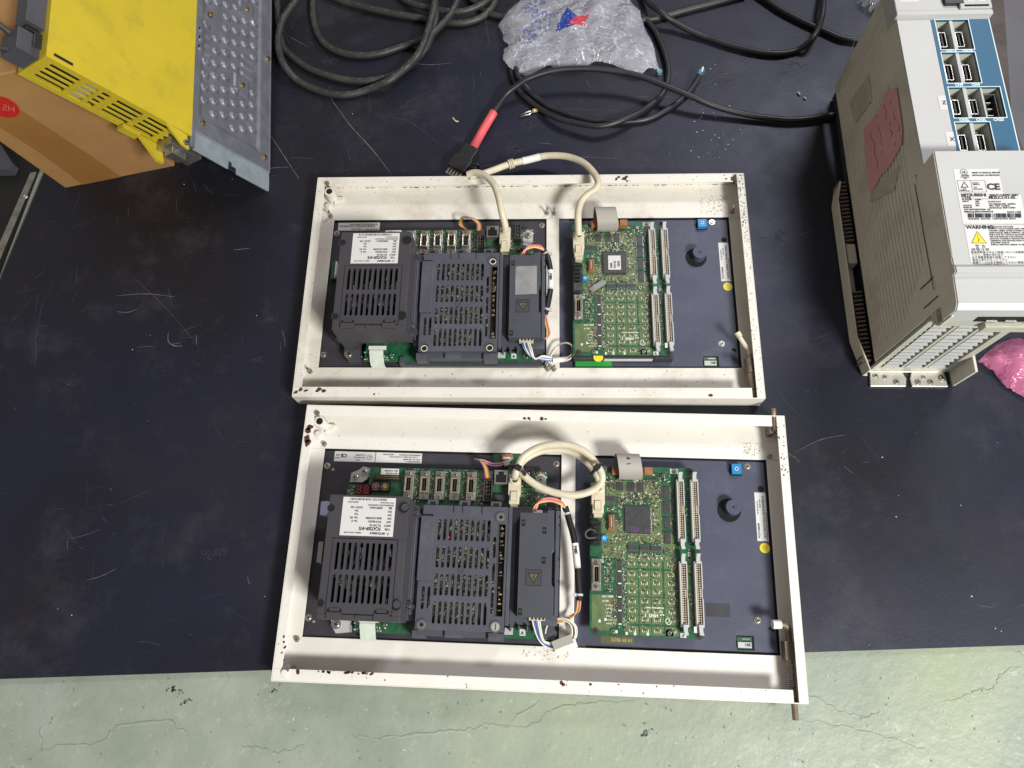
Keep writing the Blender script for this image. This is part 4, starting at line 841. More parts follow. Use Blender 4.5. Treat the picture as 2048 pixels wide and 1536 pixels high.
    for x in (-32, -22, -12): b.box(x, x+2, -104+dv, -97+dv, 14, 30, 'slate')
    b.build('side_channel', root, .6)
    # power module cover
    b = MB(); a_ = [(-23.2, -88), (-23.2, 34.5), (10, 34.8), (10.5, 38.5), (18.4, 38.6), (19.5, -10), (16.8, -13), (16.8, -50), (19.6, -53), (19.6, -88)]
    b.prism([(x, y+dv) for x, y in a_], 26, 45, 'inv'); b.box(-24.5, -23.3, -86+dv, 30+dv, 24, 40, 'hole')
    iv = b.build('module_cover', root, .8)
    q = MB(); q.box(-13.9, 4.6, -51.8+dv, -33.4+dv, 45.02, 45.1, 'cover'); q.frame(-13.9, 4.6, -51.8+dv, -33.4+dv, 45.1, 45.5, .4, 'black')
    ty = -37+dv
    q.add([(-12, ty, 45.2), (2.6, ty, 45.2), (-4.7, ty-12.6, 45.2)], [(2, 1, 0)], 'black'); q.add([(-10, ty-1.2, 45.25), (.6, ty-1.2, 45.25), (-4.7, ty-10.4, 45.25)], [(2, 1, 0)], 'olive')
    q.add([(-4.2, ty-2, 45.3), (-3.2, ty-2, 45.3), (-4.6, ty-5, 45.3), (-3.6, ty-5, 45.3), (-5.2, ty-9, 45.3), (-5.4, ty-5.6, 45.3), (-6.2, ty-5.6, 45.3)], [(0, 1, 2), (1, 3, 2), (3, 4, 5), (5, 6, 0)], 'black')
    q.build('voltage_mark', iv)
    for x, y in ((-21, 18), (4.6, 9.5), (4.6, -26), (-21.8, -86)):
        q = MB(); q.box(x, x+4.6, y+dv, y+8+dv, 45.02, 45.1, 'hole'); q.box(x+1, x+3.6, y+3+dv, y+6+dv, 45.1, 45.2, 'pcb'); q.build('cover_hole', iv)
    for x, y in ((7, 27), (-15, -66)):
        q = MB(); q.ring(x, y+dv, 45, 45.3, 3, 3.5, 'inv', 18); q.build('moulded_ring', iv)
    if up:
        q = MB(); q.prism([(-15, -28), (-15, 12), (-13, 15), (14, 15.5), (14.5, -27)], 45.1, 45.4, 'clear'); q.build('clear_label', iv)
    b = MB(); b.box(-9, 10, -91+dv, -86+dv, 30, 38, 'cream')
    for i in range(4): b.box(-6.5+i*4.4, -4+i*4.4, -90+dv, -87+dv, 38, 38.2, 'hole')
    b.build('wire_plug', iv, .4); b = MB(); b.box(-15, -9, -88+dv, -80+dv, 26, 31, 'pcb'); b.build('board_edge', iv)
    b = MB(); b.box(-8, 4, 35+dv, 40+dv, 26, 33, 'white'); b.build('wire_plug', iv, .4)
    b = MB(); b.box(-40.5, -11, -110.5+dv, -98+dv, 14, 19, 'pcb'); b.box(-38, -28, -108+dv, -100+dv, 19, 21, 'grey_l'); b.box(-20, -13, -108.5+dv, -101+dv, 19, 19.2, 'paper'); bb = b.build('terminal_board', root, .2)
    letters([('A', -18.6, -107.2+dv, 5.4, 0)], bb, 19.3)
    b = MB(); b.box(-8, 22, -112+dv, -94+dv, 8, 15, 'inv'); b.ring(-.5, -103.6+dv, 15, 15.6, 5, 7, 'grey_l', 22); screw(b, -.5, -103.6+dv, 15, 4.6); b.build('corner_foot', root, .5)
    # harness -------------------------------------------------------
    hs = [(-6, 40), (-1, 50), (13, 54), (27, 50), (33, 44)] if not up else [(-7, 39), (-2, 49), (8, 54), (18, 54), (25, 50)]
    h = MB()
    for i, m_ in enumerate(('w_pink', 'w_pink', 'w_red', 'w_or', 'w_pink', 'w_yel')):
        o_ = (i-2.5)*1.3; h.tube(smooth_path([(x-o_*.6*(k < 2)+0, y+dv-abs(o_)*.25-o_*.7*(k in (1, 2, 3)), 34-(k > 3)*6+rr.uniform(-1, 1)+(2 if k in (1, 2) else 0)) for k, (x, y) in enumerate(hs)], 5), .95, m_, 8)
    h.build('harness_wires', root)
    hp = [(32, 46), (37, 30.5), (43.8, 5.9), (47.6, -23.4), (50.1, -53.9), (50.5, -66)] if not up else [(23, 52), (29, 40), (33, 15), (32.5, -10), (28.5, -35), (25, -47)]
    ps = smooth_path([(x, y+dv, 27) for x, y in hp], 6)
    h = MB(); h.tube(ps, 4.0, 'black', 14); hm = h.build('harness_sleeve', root)
    n_ = len(ps); i0 = int(n_*.42) if not up else int(n_*.38); i1 = int(n_*.66) if not up else int(n_*.62)
    h = MB(); h.tube(ps[i0:i1], 4.25, 'white', 14); fl = h.build('wire_flag', hm)
    pm = ps[(i0+i1)//2-1]; dd = (ps[i1-1]-ps[i0]); an = math.atan2(dd.y, dd.x)
    letters([('F480' if not up else 'F480', pm.x-math.sin(an)*-1.6-math.cos(an)*6.5+0, pm.y+math.cos(an)*-1.6-math.sin(an)*6.5, 5, an, 1.0)], fl, 31.45)
    for i in (4, int(n_*.86)):
        q = ps[i]; h = MB(); t_ = (ps[i+1]-ps[i]).normalized(); h.tube([q-t_*1.4, q+t_*1.4], 4.7, 'grey_l', 14); h.box(q.x+(3 if up else -8), q.x+(8 if up else -3), q.y-2, q.y+2, 26, 30, 'grey_l'); h.build('cable_tie', hm)
    h = MB(); e = ps[-1]
    pl = [(13, -95), (24, -90), (37, -83)]
    for i, m_ in enumerate(('w_yel', 'w_or', 'w_br', 'w_pink')):
        o_ = (i-1.5)*1.1
        if up: h.tube(smooth_path([(e.x+o_, e.y, 27), (28+o_, -62, 22), (30+o_, -76, 18), (20, -86+o_, 18), (12, -90+o_, 20)], 5), .8, m_, 7)
        else: h.tube(smooth_path([(e.x+o_, e.y, 27), (49+o_, -78, 22), (42, -84+o_, 16), (30, -90+o_, 14), (12, -91+o_, 16)], 5), .8, m_, 7)
    h.build('sensor_wires', root)
    h = MB()
    if up:
        W1 = [[(-5+i*2.2, -91, 33), (-3+i*2.6, -100, 30), (6+i*1.5, -108-i, 22), (22, -112+i*1.5, 18), (36, -112+i*1.2, 14)] for i in range(5)]
        for i, p_ in enumerate(W1): h.tube(smooth_path(p_, 5), 1.0, ('w_blue', 'w_wh', 'w_blue', 'w_wh', 'w_wh')[i], 7)
        h.tube(smooth_path([(26, -120, 6), (30, -112, 10), (36, -100, 14), (44, -90, 18), (55, -87, 18), (63, -92, 16), (64, -102, 14), (56, -110, 12), (38, -112, 12)], 6), 1.0, 'w_wh', 7)
        h.tube(smooth_path([(16, -119, 6), (24, -117, 8), (29, -108, 12), (38, -95, 16), (50, -88, 19), (61, -90, 17), (62, -101, 15), (54, -108, 13)], 6), 1.0, 'tan', 7)
        h.tube([(36, -111.5, 14), (56, -108.5, 13)], 3.6, 'white', 12)
    else:
        W1 = [[(-5+i*2.2, -90, 33), (-3+i*2, -98, 30), (3+i*1.4, -112, 20), (14, -121+i*1.5, 16), (30, -122+i, 16)] for i in range(5)]
        for i, p_ in enumerate(W1): h.tube(smooth_path(p_, 5), 1.0, ('w_wh', 'w_blue', 'w_blue', 'w_wh', 'w_wh')[i], 7)
        for k, m_ in enumerate(('w_wh', 'w_wh', 'soot', 'w_wh')):
            o_ = k*1.8; h.tube(smooth_path([(11, -108-o_, 12), (12, -96-o_*.3, 16), (22, -88, 18), (37-o_*.3, -88-o_*.4, 20), (47-o_, -95, 18), (48-o_, -106, 15), (43-o_, -113, 14)], 6), 1.0, m_, 7)
        h.box(19, 44, -119, -109, 13, 22, 'ribbon', .38); h.box(22, 49, -124, -114, 12, 17, 'white', .38)
    h.build('plug_wires', root)
    # small coloured wires at the top
    h = MB()
    for i, m_ in enumerate(('w_vio', 'w_or', 'w_yel', 'w_or', 'w_br')):
        o_ = i*1.5
        if up: pts = [(-72+o_, 80, 30), (-73+o_, 92, 30), (-84+o_*.6, 100, 32), (-95+o_*.3, 104-o_*.4, 26), (-100+o_, 98-o_*.2, 16), (-92+o_, 90-o_*.3, 18)]
        else: pts = [(-70+o_, 79, 28), (-72+o_*.8, 92, 28), (-78+o_*.6, 101, 26), (-86+o_*.7, 106, 18)]
        h.tube(smooth_path(pts, 5), .8, m_, 7)
    if not up:
        for i, m_ in enumerate(('w_vio', 'w_pink', 'w_br', 'w_vio', 'w_pink')): h.tube(smooth_path([(-86+i, 106, 16), (-74, 102+i*.9, 14), (-62, 98+i, 12), (-50, 100+i, 10), (-44, 107+i*.6, 9)], 5), .8, m_, 7)
        h.box(-48, -41, 100, 106, 6, 12, 'ribbon', .5); h.tube([(-43, 104, 9), (-37, 112, 8)], 1.5, 'ribbon', 8)
    h.build('coloured_wires', root)
    b = MB(); b.box(-71, -60, 79+dv, 88+dv, Z, Z+9, 'chip'); b.build('wire_plug', root, .3)
    if not up:
        b = MB(); b.box(-63, -27, 104, 117.4, 2.5, 4, 'pcb'); b.box(-51, -37, 108, 116, 4, 9, 'orange'); b.box(-49, -39, 109, 112, 9, 9.1, 'silk'); b.build('small_board', root, .2)
    # right-hand spring bolt in the channel
    b = MB()
    if up:
        b.tube(smooth_path([(283, -78, 30), (285, -82, 26), (292, -92, 22), (297, -99, 21), (297, -108, 21)], 5), [4.6]*5+[4.2]*5+[3.4]*11 if False else 3.2, 'cream', 14)
        b.tube([(281, -77, 30), (285, -83, 28)], 4.2, 'cream', 14)
        b.tube([(297, -106, 21), (297, -120, 21)], 3.6, 'steel', 14); b.tube([(297, -112, 20), (297, -132, 20)], 7.0, 'rod', 16); b.tube([(297.5, -132.5, 20), (298, -155, 20)], 6.8, 'rod', 16); b.tube([(298, -150, 20), (298, -168, 20)], 4, 'steel', 12)
        h2 = MB(); h2.box(291, 297.5, 157, 163, 24, 33, 'soot'); h2.build('corner_clip', root)
    else:
        b.tube(smooth_path([(279, -85, 27), (288, -84.5, 26), (295, -87, 23), (297, -94, 20), (297, -104, 19)], 5), 3.6, 'rod', 14); b.tube([(277, -85, 27), (287, -84.6, 26.5)], 5.2, 'white', 14)
        b.tube([(297, -104, 19), (297, -126, 19)], 3.2, 'rod', 12); b.tube([(297.2, -150, 19), (297.8, -188, 19)], 3.6, 'rod', 14); b.box(291, 303, -124, -103, 6, 22, 'rod')
        b.tube([(297+4.2*math.cos(t*.9), -124-t*.32, 19+4.2*math.sin(t*.9)) for t in range(90)], .9, 'steel', 6)
        h2 = MB(); h2.tube([(297, 180, 29), (297, 150, 26)], 3.6, 'rod', 14); h2.box(292, 298.5, 148, 158, 6, 26, 'rod'); h2.build('hinge_pin', root)
    b.build('spring_bolt', root, .3)

POSE = {1: (0.0388, 0.4665, -0.1407), 2: (0.0068, 0.1108, -0.1606)}
r1 = empty('control_panel', (POSE[1][0], POSE[1][1], 0), POSE[1][2]); r2 = empty('control_panel', (POSE[2][0], POSE[2][1], 0), POSE[2][2])
tag(r1, 'grimier cream metal panel frame holding circuit boards, the farther one above the other', 'control panel', 'cream control panels')
tag(r2, 'cleaner cream metal panel frame holding circuit boards, the nearer one overhanging the green floor', 'control panel', 'cream control panels')
build_panel(1, r1); build_panel(2, r2)
def pw(idx, u, v, z):
    x, y, a = POSE[idx]; c, s = math.cos(a), math.sin(a); return Vector((x+(u*c-v*s)/1000, y+(u*s+v*c)/1000, z/1000))

# cream network cables (each with its two plugs)
def at3(l): return [at(*q) for q in l]
c1 = empty('network_cable', at(1100, 330)); tag(c1, 'dirty cream cable arching from the farther panel out over the dark mat', 'cable')
inv1 = Matrix.Translation(-Vector(c1.location))
def wtube(pts, r, m_, name, parent, off, n=14, sub=8):
    b = MB(1); b.tube([p-off for p in smooth_path(pts, sub)], r, m_, n); return b.build(name, parent)
O = Vector(c1.location)
path1 = [pw(1, -31, 74, 36), pw(1, -31, 80, 46)]+at3([(1003, 422, .058), (997, 394, .060), (988, 370, .058), (971, 352, .053), (951, 345, .048), (936, 349, .043), (940, 358, .042)])[:-1]
wtube(path1, .0049, 'cream', 'cable_jacket', c1, O)
path2 = at3([(938, 353, .036), (964, 348, .030), (990, 339, .022), (1020, 328, .018), (1055, 320, .018), (1083, 313, .02), (1110, 311, .024), (1138, 314, .030), (1166, 325, .038), (1186, 344, .046), (1196, 363, .052), (1192, 377, .053), (1175, 389, .050), (1162, 404, .048), (1157, 422, .050), (1156, 440, .048)])+[pw(1, 72, 66, 38)]
wtube(path2, .0049, 'cream', 'cable_jacket', c1, O)
b = MB(1)
for t in (0, .004, .008):
    q = at(1018+t*900, 329-t*300, .0185)
    d = (at(1055, 320, .018)-at(990, 339, .022)).normalized(); b.tube([q-O-d*.0012, q-O+d*.0012], .0072, 'cream', 14)
b.build('twist_tie', c1)
b = MB(1); P = smooth_path(at3([(1030, 325, .018), (1055, 320, .018), (1083, 313, .02), (1100, 311, .022)]), 6); b.tube([p-O for p in P[4:13]], .0054, 'white', 14); b.build('cable_marker', c1)
def plug_obj(idx, u0, u1, v0, v1, z, parent):
    o = rj_plug(u0, u1, v0, v1, z, parent); x, y, a = POSE[idx]; o.location = (x-parent.location.x, y-parent.location.y, 0); o.rotation_euler = (0, 0, a)
plug_obj(1, -39, -24, 46, 84, 18, c1); plug_obj(1, 64.5, 80, 37, 74, 21, c1)
c2 = empty('network_cable', at(1120, 930)); O = Vector(c2.location); tag(c2, 'cream cable coiled and tied in a loop over the nearer panel', 'cable')
path = [pw(2, -31.5, 80, 38)]+at3([(1030, 950, .050), (1036, 934, .054), (1048, 913, .054), (1075, 896, .055), (1107, 889, .056), (1140, 891, .056), (1170, 904, .055), (1190, 925, .053), (1203, 948, .050), (1201, 966, .046), (1184, 981, .042), (1152, 990, .041), (1118, 987, .041), (1086, 977, .041), (1062, 963, .042), (1046, 948, .044), (1038, 934, .044), (1050, 918, .044), (1076, 904, .044), (1108, 899, .044), (1138, 902, .044), (1164, 915, .044), (1182, 932, .045), (1191, 946, .047)])+[pw(2, 73, 78, 46), pw(2, 73, 70, 36)]
wtube(path, .0047, 'cream', 'cable_jacket', c2, O)
for (px, py, z, ang) in ((1037, 940, .055, .9), (1192, 940, .055, -.9)):
    q = at(px, py, z)-O; b = MB(1); d = Vector((math.cos(ang), math.sin(ang), 0)); n_ = Vector((-d.y, d.x, 0))
    b.tube([q+n_*(.0095*math.cos(t))+Vector((0, 0, .0125*math.sin(t))) for t in [i*math.pi/12 for i in range(25)]], .0022, 'black', 8); b.box(q.x-.0035, q.x+.0035, q.y-.0035, q.y+.0035, q.z+.0115, q.z+.0165, 'black', ang); b.build('cable_tie', c2)
plug_obj(2, -39.5, -24, 47, 84, 18, c2); plug_obj(2, 64.5, 81, 38, 76, 21, c2)

# ------------------------------------------------------------------ loose cables
def cable(name, label, runs, r, mt, cat='cable', print_line=False):
    root = empty(name, at(*runs[0][len(runs[0])//2][:2])); O = Vector(root.location); tag(root, label, cat)
    for run in runs:
        P = smooth_path([at(*q) for q in run], 8); P = [p+Vector((noise.noise(p*22), noise.noise(p*22+Vector((9, 0, 0))), 0))*.0016 for p in P]; b = MB(1); b.tube([p-O for p in P], r, mt, 14); j = b.build('jacket', root)
        if print_line:
            b = MB(1); seg = [p-O+Vector((-.0008, -.0009, r*.985)) for p in P]; k = 6
            while k < len(seg)-3: b.tube(seg[k:k+2], .0004, 'print_', 5, False); k += 4
            b.build('printed_text', j)
    return root
R1 = .0056; z1, z2, z3 = .0058, .018, .030
cable('coiled_cable', 'heavy dusty dark cable laid in wide loops beside the dimpled metal unit', [
  [(620, -60, z2), (592, 0, z2), (565, 41, z2), (556, 85, z2), (569, 130, .018), (600, 164, z1), (644, 183, z1), (686, 189, z1), (731, 181, z1), (778, 161, .018), (813, 134, z2), (838, 104, z3), (858, 55, z3), (871, 0, z3), (885, -60, z2)],
  [(552, -60, z1), (556, 30, z1), (562, 85, z1), (578, 108, z1), (610, 132, z1), (645, 148, z1), (682, 158, z1), (731, 162, z1), (775, 154, z1), (815, 135, z1), (850, 97, z2), (868, 55, z2), (872, 18, z2), (868, -40, z2)],
  [(630, -60, z1), (626, 0, z1), (627, 41, z1), (642, 79, z1), (672, 101, z1), (712, 111, z1), (759, 107, z1), (813, 90, z1), (850, 76, .018), (877, 55, z2), (900, 30, z2), (918, -10, z2), (930, -60, z2)]], R1, 'cable_g', print_line=True)
cable('dusty_cable', 'dusty grey cable running across the top behind the wide loops', [
  [(640, -20, z1), (682, 2, z1), (731, 14, z1), (786, 27, z1), (854, 38, z1), (909, 46, z1), (942, 42, z1), (972, 27, z1), (990, 0, z1), (1000, -60, z1)]], R1, 'cable_g', print_line=True)
cable('dusty_cable', 'upper dusty cable grazing the top edge left of the plastic bag', [
  [(780, -30, z1), (808, 0, z1), (854, 15, .016), (909, 23, z2), (950, 14, z2), (983, -10, z2), (1000, -60, z1)]], R1*.9, 'cable_g', print_line=True)
cable('dusty_cable', 'dusty cable passing under the plastic bag from left to right', [
  [(925, -20, z1), (960, 14, z1), (1000, 32, z1), (1080, 46, z1), (1180, 50, z1), (1288, 40, z1), (1336, 31, z1), (1397, 14, z1), (1440, 3, z1), (1490, -10, z1)]], R1*.85, 'cable_g')
k1 = .0047
ck = cable('sleeved_cable', 'black cable with a red sleeve and plug lying beyond the farther panel', [
  [(985, 228, .012), (993, 217, .013), (1013, 188, .018), (1034, 171, .024), (1056, 157, .030), (1107, 141, .034), (1172, 137, .034), (1233, 142, .032), (1285, 154, .030), (1336, 174, .027), (1387, 195, .022), (1438, 214, .014), (1490, 229, .009), (1541, 237, .0075), (1592, 239, .0075), (1657, 232, .0075), (1740, 215, .0075)]], .0046, 'cable_k')
O = Vector(ck.location)
b = MB(1); b.tube([at(946, 297, .012)-O, at(966, 260, .012)-O, at(987, 225, .0125)-O], .0066, 'sleeve', 18); b.build('red_sleeve', ck)
b = MB(1); A_ = at(946, 296, .012); B_ = at(912, 344, .012); d = (B_-A_).normalized(); n_ = Vector((-d.y, d.x, 0)); an = math.atan2(d.y, d.x)
c_ = A_+d*.018-O; b.box(c_.x-.017, c_.x+.017, c_.y-.012, c_.y+.012, .001, .019, 'black', an); c_ = A_+d*.036-O; b.box(c_.x-.012, c_.x+.012, c_.y-.015, c_.y+.015, .001, .021, 'black', an)
for k in range(3): q = A_+d*(.022+.006*k)+n_*.018-O; b.box(q.x-.002, q.x+.002, q.y-.005, q.y+.005, .001, .012, 'black', an+.3)
b.build('plug_body', ck, .0015)
c_ = A_+d*.053-O; b = MB(1); b.box(c_.x-.006, c_.x+.006, c_.y-.012, c_.y+.012, .003, .016, 'steel', an)
for k in range(4): q = c_+n_*(-.008+.005*k); b.box(q.x-.0045, q.x+.0045, q.y-.0012, q.y+.0012, .016, .0163, 'hole', an)
b.build('plug_shell', ck, .0006)
cable('black_cable', 'thin black cable curling out from under the plastic bag in a big loop', [
  [(1230, 20, z1), (1262, 22, z1), (1287, 36, z1), (1312, 66, z1), (1330, 107, z1), (1336, 147, z1), (1325, 187, z1), (1295, 214, z1+.004), (1250, 238, .018), (1206, 251, .018), (1165, 249, .016), (1114, 236, .012), (1073, 213, k1), (1045, 190, k1), (1030, 162, k1), (1024, 135, k1), (1040, 100, k1)]], .0044, 'cable_k')
cut = cable('cut_cable', 'black cable ending in cut blue wires under the long black lead', [
  [(1400, 150, .012), (1388, 171, .0075), (1367, 195, k1), (1336, 219, k1), (1302, 235, k1), (1261, 243, k1), (1206, 243, k1), (1151, 232, k1), (1100, 213, k1), (1066, 190, k1), (1046, 166, .010), (1034, 144, .012), (1035, 110, k1)]], .0043, 'cable_k')
O = Vector(cut.location)
for i, (dx, dy) in enumerate(((0, 0), (5, 1), (-4, 1), (2, -3))):
    b = MB(1); b.tube([at(1400+dx*.5, 150, .012)-O, at(1402+dx, 145+dy, .016)-O, at(1404+dx*.8, 138+dy, .014)-O], .0017, ('blue', 'fascia', 'teal', 'w_wh')[i], 8); b.build('wire_end', cut)
cable('black_cable', 'black cable dipping from the top edge in a wide sagging loop', [
  [(1270, -50, z1), (1293, 0, z1+.006), (1319, 22, .022), (1353, 47, z2-.006), (1404, 71, z1), (1456, 89, z1), (1507, 102, z1), (1555, 108, z1), (1596, 99, z1), (1626, 76, .020), (1643, 40, z2), (1648, 0, z2), (1650, -60, z1)]], .0046, 'cable_k')
cable('black_cable', 'black cable running diagonally under the sagging loop toward the drive', [
  [(1490, -30, z1), (1534, 2, z1), (1575, 27, z1), (1623, 51, z1), (1650, 62, z1), (1684, 76, z1), (1725, 80, z1), (1780, 82, z1)]], .0046, 'cable_k')

# ------------------------------------------------------------------ plastic bags (crumpled film)
def pip(x, y, P):
    r = False; j = len(P)-1
    for i in range(len(P)):
        if (P[i][1] > y) != (P[j][1] > y) and x < (P[j][0]-P[i][0])*(y-P[i][1])/(P[j][1]-P[i][1])+P[i][0]: r = not r
        j = i
    return r
def edged(x, y, P):
    m = 9
    for i in range(len(P)):
        ax, ay = P[i]; bx, by = P[(i+1) % len(P)]; dx, dy = bx-ax, by-ay; t = max(0, min(1, ((x-ax)*dx+(y-ay)*dy)/(dx*dx+dy*dy+1e-12))); m = min(m, math.hypot(x-ax-dx*t, y-ay-dy*t))
    return m
def nearest(x, y, P):
    best = None
    for i in range(len(P)):
        ax, ay = P[i]; bx, by = P[(i+1) % len(P)]; dx, dy = bx-ax, by-ay; t = max(0, min(1, ((x-ax)*dx+(y-ay)*dy)/(dx*dx+dy*dy+1e-12))); d = math.hypot(x-ax-dx*t, y-ay-dy*t)
        if best is None or d < best[2]: best = (ax+dx*t, ay+dy*t, d)
    return best
def crumple(name, outline, base, height, mt, prints=(), step=.0048, amp=.0085, seed=0, layers=(1.0,), rise=.05):
    P = [(at(x, y, base).x, at(x, y, base).y) for x, y in outline]
    PR = [([(at(x, y, base+.02).x, at(x, y, base+.02).y) for x, y in pg], m_) for pg, m_ in prints]
    xs = [p[0] for p in P]; ys = [p[1] for p in P]; b = MB(1)
    for li, lf in enumerate(layers):
        ids = {}; V = []; nx = int((max(xs)-min(xs))/step)+1; ny = int((max(ys)-min(ys))/step)+1; vs = []
        rr = random.Random(seed+li)
        for i in range(nx+1):
            for j in range(ny+1):
                x = min(xs)+i*step; y = min(ys)+j*step
                if i and j: x += rr.uniform(-.35, .35)*step; y += rr.uniform(-.35, .35)*step
                if not pip(x, y, P):
                    x, y, dd_ = nearest(x, y, P)
                    if dd_ > step*.8: continue
                e = edged(x, y, P); env = 1-math.exp(-e/rise*2.2)
                q = Vector((x*15+seed+y*8, y*24-x*9, li*3.3)); w1 = abs(noise.noise(q)); w2 = abs(noise.noise(q*2.7)); w3 = abs(noise.noise(q*6.3))
                z = base+height*env*lf*(.55+.6*noise.noise(Vector((x*7, y*7, seed+li))))+amp*lf*(.3+.7*env)*(w1*2.2+w2*.6)
                ids[i, j] = len(vs); vs.append((x, y, max(z, .0012+li*.001)))
        groups = {}
        for (i, j) in ids:
            if all(k in ids for k in ((i+1, j), (i, j+1), (i+1, j+1))):
                a, c, d, e = ids[i, j], ids[i+1, j], ids[i+1, j+1], ids[i, j+1]; cx = (vs[a][0]+vs[d][0])/2; cy = (vs[a][1]+vs[d][1])/2; m_ = mt
                if li == 0:
                    for pg, pm_ in PR:
                        if pip(cx, cy, pg):
                            if pm_ == 'film_f' and noise.noise(Vector((cx*260, cy*190, 5))) < .12: continue
                            m_ = pm_; break
                groups.setdefault(m_, []).extend([(a, c, d), (a, d, e)] if (i+j) % 2 else [(a, c, e), (c, d, e)])
        base_i = len(b.v); b.v += vs
        for m_, fs in groups.items():
            mi = b.m(m_)
            for f in fs: b.f.append(tuple(base_i+k for k in f)); b.mi.append(mi); b.sm.append(True)
    return b.build(name)
bag = [(1045, -60), (1042, 0), (1018, 22), (996, 52), (1006, 68), (1005, 80), (1020, 92), (1008, 98), (1006, 120), (1018, 135), (1035, 147), (1056, 154), (1075, 142), (1098, 131), (1113, 138), (1174, 136), (1190, 122), (1222, 128), (1262, 146), (1285, 149), (1297, 136), (1319, 141), (1312, 118), (1308, 96), (1290, 60), (1280, 24), (1258, 0), (1245, -60)]
bg = crumple('plastic_bag', bag, .010, .030, 'film', prints=[([(1110, 66), (1134, 26), (1153, 38), (1132, 64)], 'film_b'), ([(1136, 58), (1153, 38), (1178, 37), (1172, 46), (1160, 48), (1170, 54), (1148, 58)], 'film_r'), ([(1132, 62), (1150, 54), (1168, 54), (1140, 62)], 'film_b'), ([(1052, 5), (1090, 0), (1092, 30), (1060, 42), (1048, 22)], 'film_f'), ([(1035, 65), (1110, 20), (1120, 25), (1100, 60), (1060, 82), (1038, 84)], 'film_f')], seed=3, layers=(1.0, .35), rise=.05, step=.0028)
tag(bg, 'crumpled translucent white carrier bag with faint blue and red printing on it', 'plastic bag')
pb = crumple('pink_film_bag', [(1955, 722), (1990, 690), (2030, 676), (2110, 690), (2120, 830), (2048, 796), (2010, 774), (1985, 745)], .003, .045, 'pink', seed=9, layers=(1.0, .4), rise=.04, amp=.014)
tag(pb, 'glossy pink antistatic film bag tucked behind the beige drive at the right', 'plastic bag')
cw = crumple('clear_wrap', [(1712, 8), (1735, -20), (1800, -40), (1830, 0), (1790, 20), (1770, 42), (1752, 40), (1735, 22)], .004, .03, 'wrap', seed=14, layers=(1.0,), rise=.03, amp=.014)
tag(cw, 'scrap of clear glossy wrap beside the far end of the beige drive', 'plastic wrap')

# ------------------------------------------------------------------ cardboard box
cb = empty('cardboard_box', (-.56, .85, 0)); tag(cb, 'brown cardboard box with parcel tape bands, under the leaning yellow unit', 'cardboard box'); O = Vector(cb.location)
b = MB(1); BL = Vector((-.645, .743, 0)); BR = Vector((-.474, .757, 0)); TL = at(-150, 178, .268); TR = TL.lerp(TL+(BR-BL)*.72, 1.0); dk = Vector((-.02, .36, 0))
vs = [BL-O, BR-O, BR+dk-O, BL+dk-O, TL-O, TR-O, TR+dk-O, TL+dk-O]
b.add(vs, [(0, 1, 5, 4), (1, 2, 6, 5), (2, 3, 7, 6), (3, 0, 4, 7), (4, 5, 6, 7)], 'card'); b.build('carton', cb, .002)
def onface(s, t, o=.0008): p = BL.lerp(BR, s).lerp(TL.lerp(TR, s), t); return p-O+Vector((.02, -1, 0)).normalized()*o
b = MB(1)
for k, (s0, s1) in enumerate(((.16, .50),)):
    N = 8; vs = []
    for i in range(N+1): t = i/N; vs += [onface(s0+.02*math.sin(t*5), t), onface(s1+.015*math.sin(t*4+1), t)]
    b.add(vs, [(2*i, 2*i+1, 2*i+3, 2*i+2) for i in range(N)], 'cardt')
b.build('parcel_tape', cb)
q = at(0, 213, .12); b = MB(1)
nrm = (BR-BL).cross(TL-BL).normalized()
def hit(px, py):
    d = F_*FPX + R_*(px-1024) - U_*(py-768); return CAM + d*((BL-CAM).dot(nrm)/d.dot(nrm))
if nrm.dot(CAM-BL) < 0: nrm = -nrm

b.add([hit(6+33*math.cos(a), 212+20*math.sin(a)+8*math.cos(a))-O+nrm*.0016 for a in [i*2*math.pi/22 for i in range(22)]], [tuple(range(22))], 'red'); st_ = b.build('red_sticker', cb)
W_['faded'] = mat('faded_red', (.52, .16, .09), .6)
c_ = bpy.data.curves.new('t', 'FONT'); c_.body = 'HS'; c_.size = .024; o = bpy.data.objects.new('t', c_); me = bpy.data.meshes.new_from_object(o); b = MB(1)
b.add([hit(30-v.co.x*900, 222-v.co.y*700-v.co.x*200)-O+nrm*.0022 for v in me.vertices], [tuple(p.vertices) for p in me.polygons], 'faded'); b.build('lettering', st_); bpy.data.objects.remove(o)

# ------------------------------------------------------------------ yellow leaning amplifier (local: x across to the rear, y along, z out of the visible side)
K1 = Vector((-.3221, .7058, .003)); bx = Vector((.4553, .0481, -.889)).normalized(); ay = Vector((.0549, .9951, .082)).normalized(); nz_ = bx.cross(ay).normalized()
ay = nz_.cross(bx)
am = empty('servo_amplifier', K1); am.rotation_euler = Matrix((bx, ay, nz_)).transposed().to_euler(); tag(am, 'yellow plastic servo amplifier with dimpled metal side, leaning on the cardboard box', 'servo amplifier')
b = MB(); L = 460; D0, D1 = -337, -143
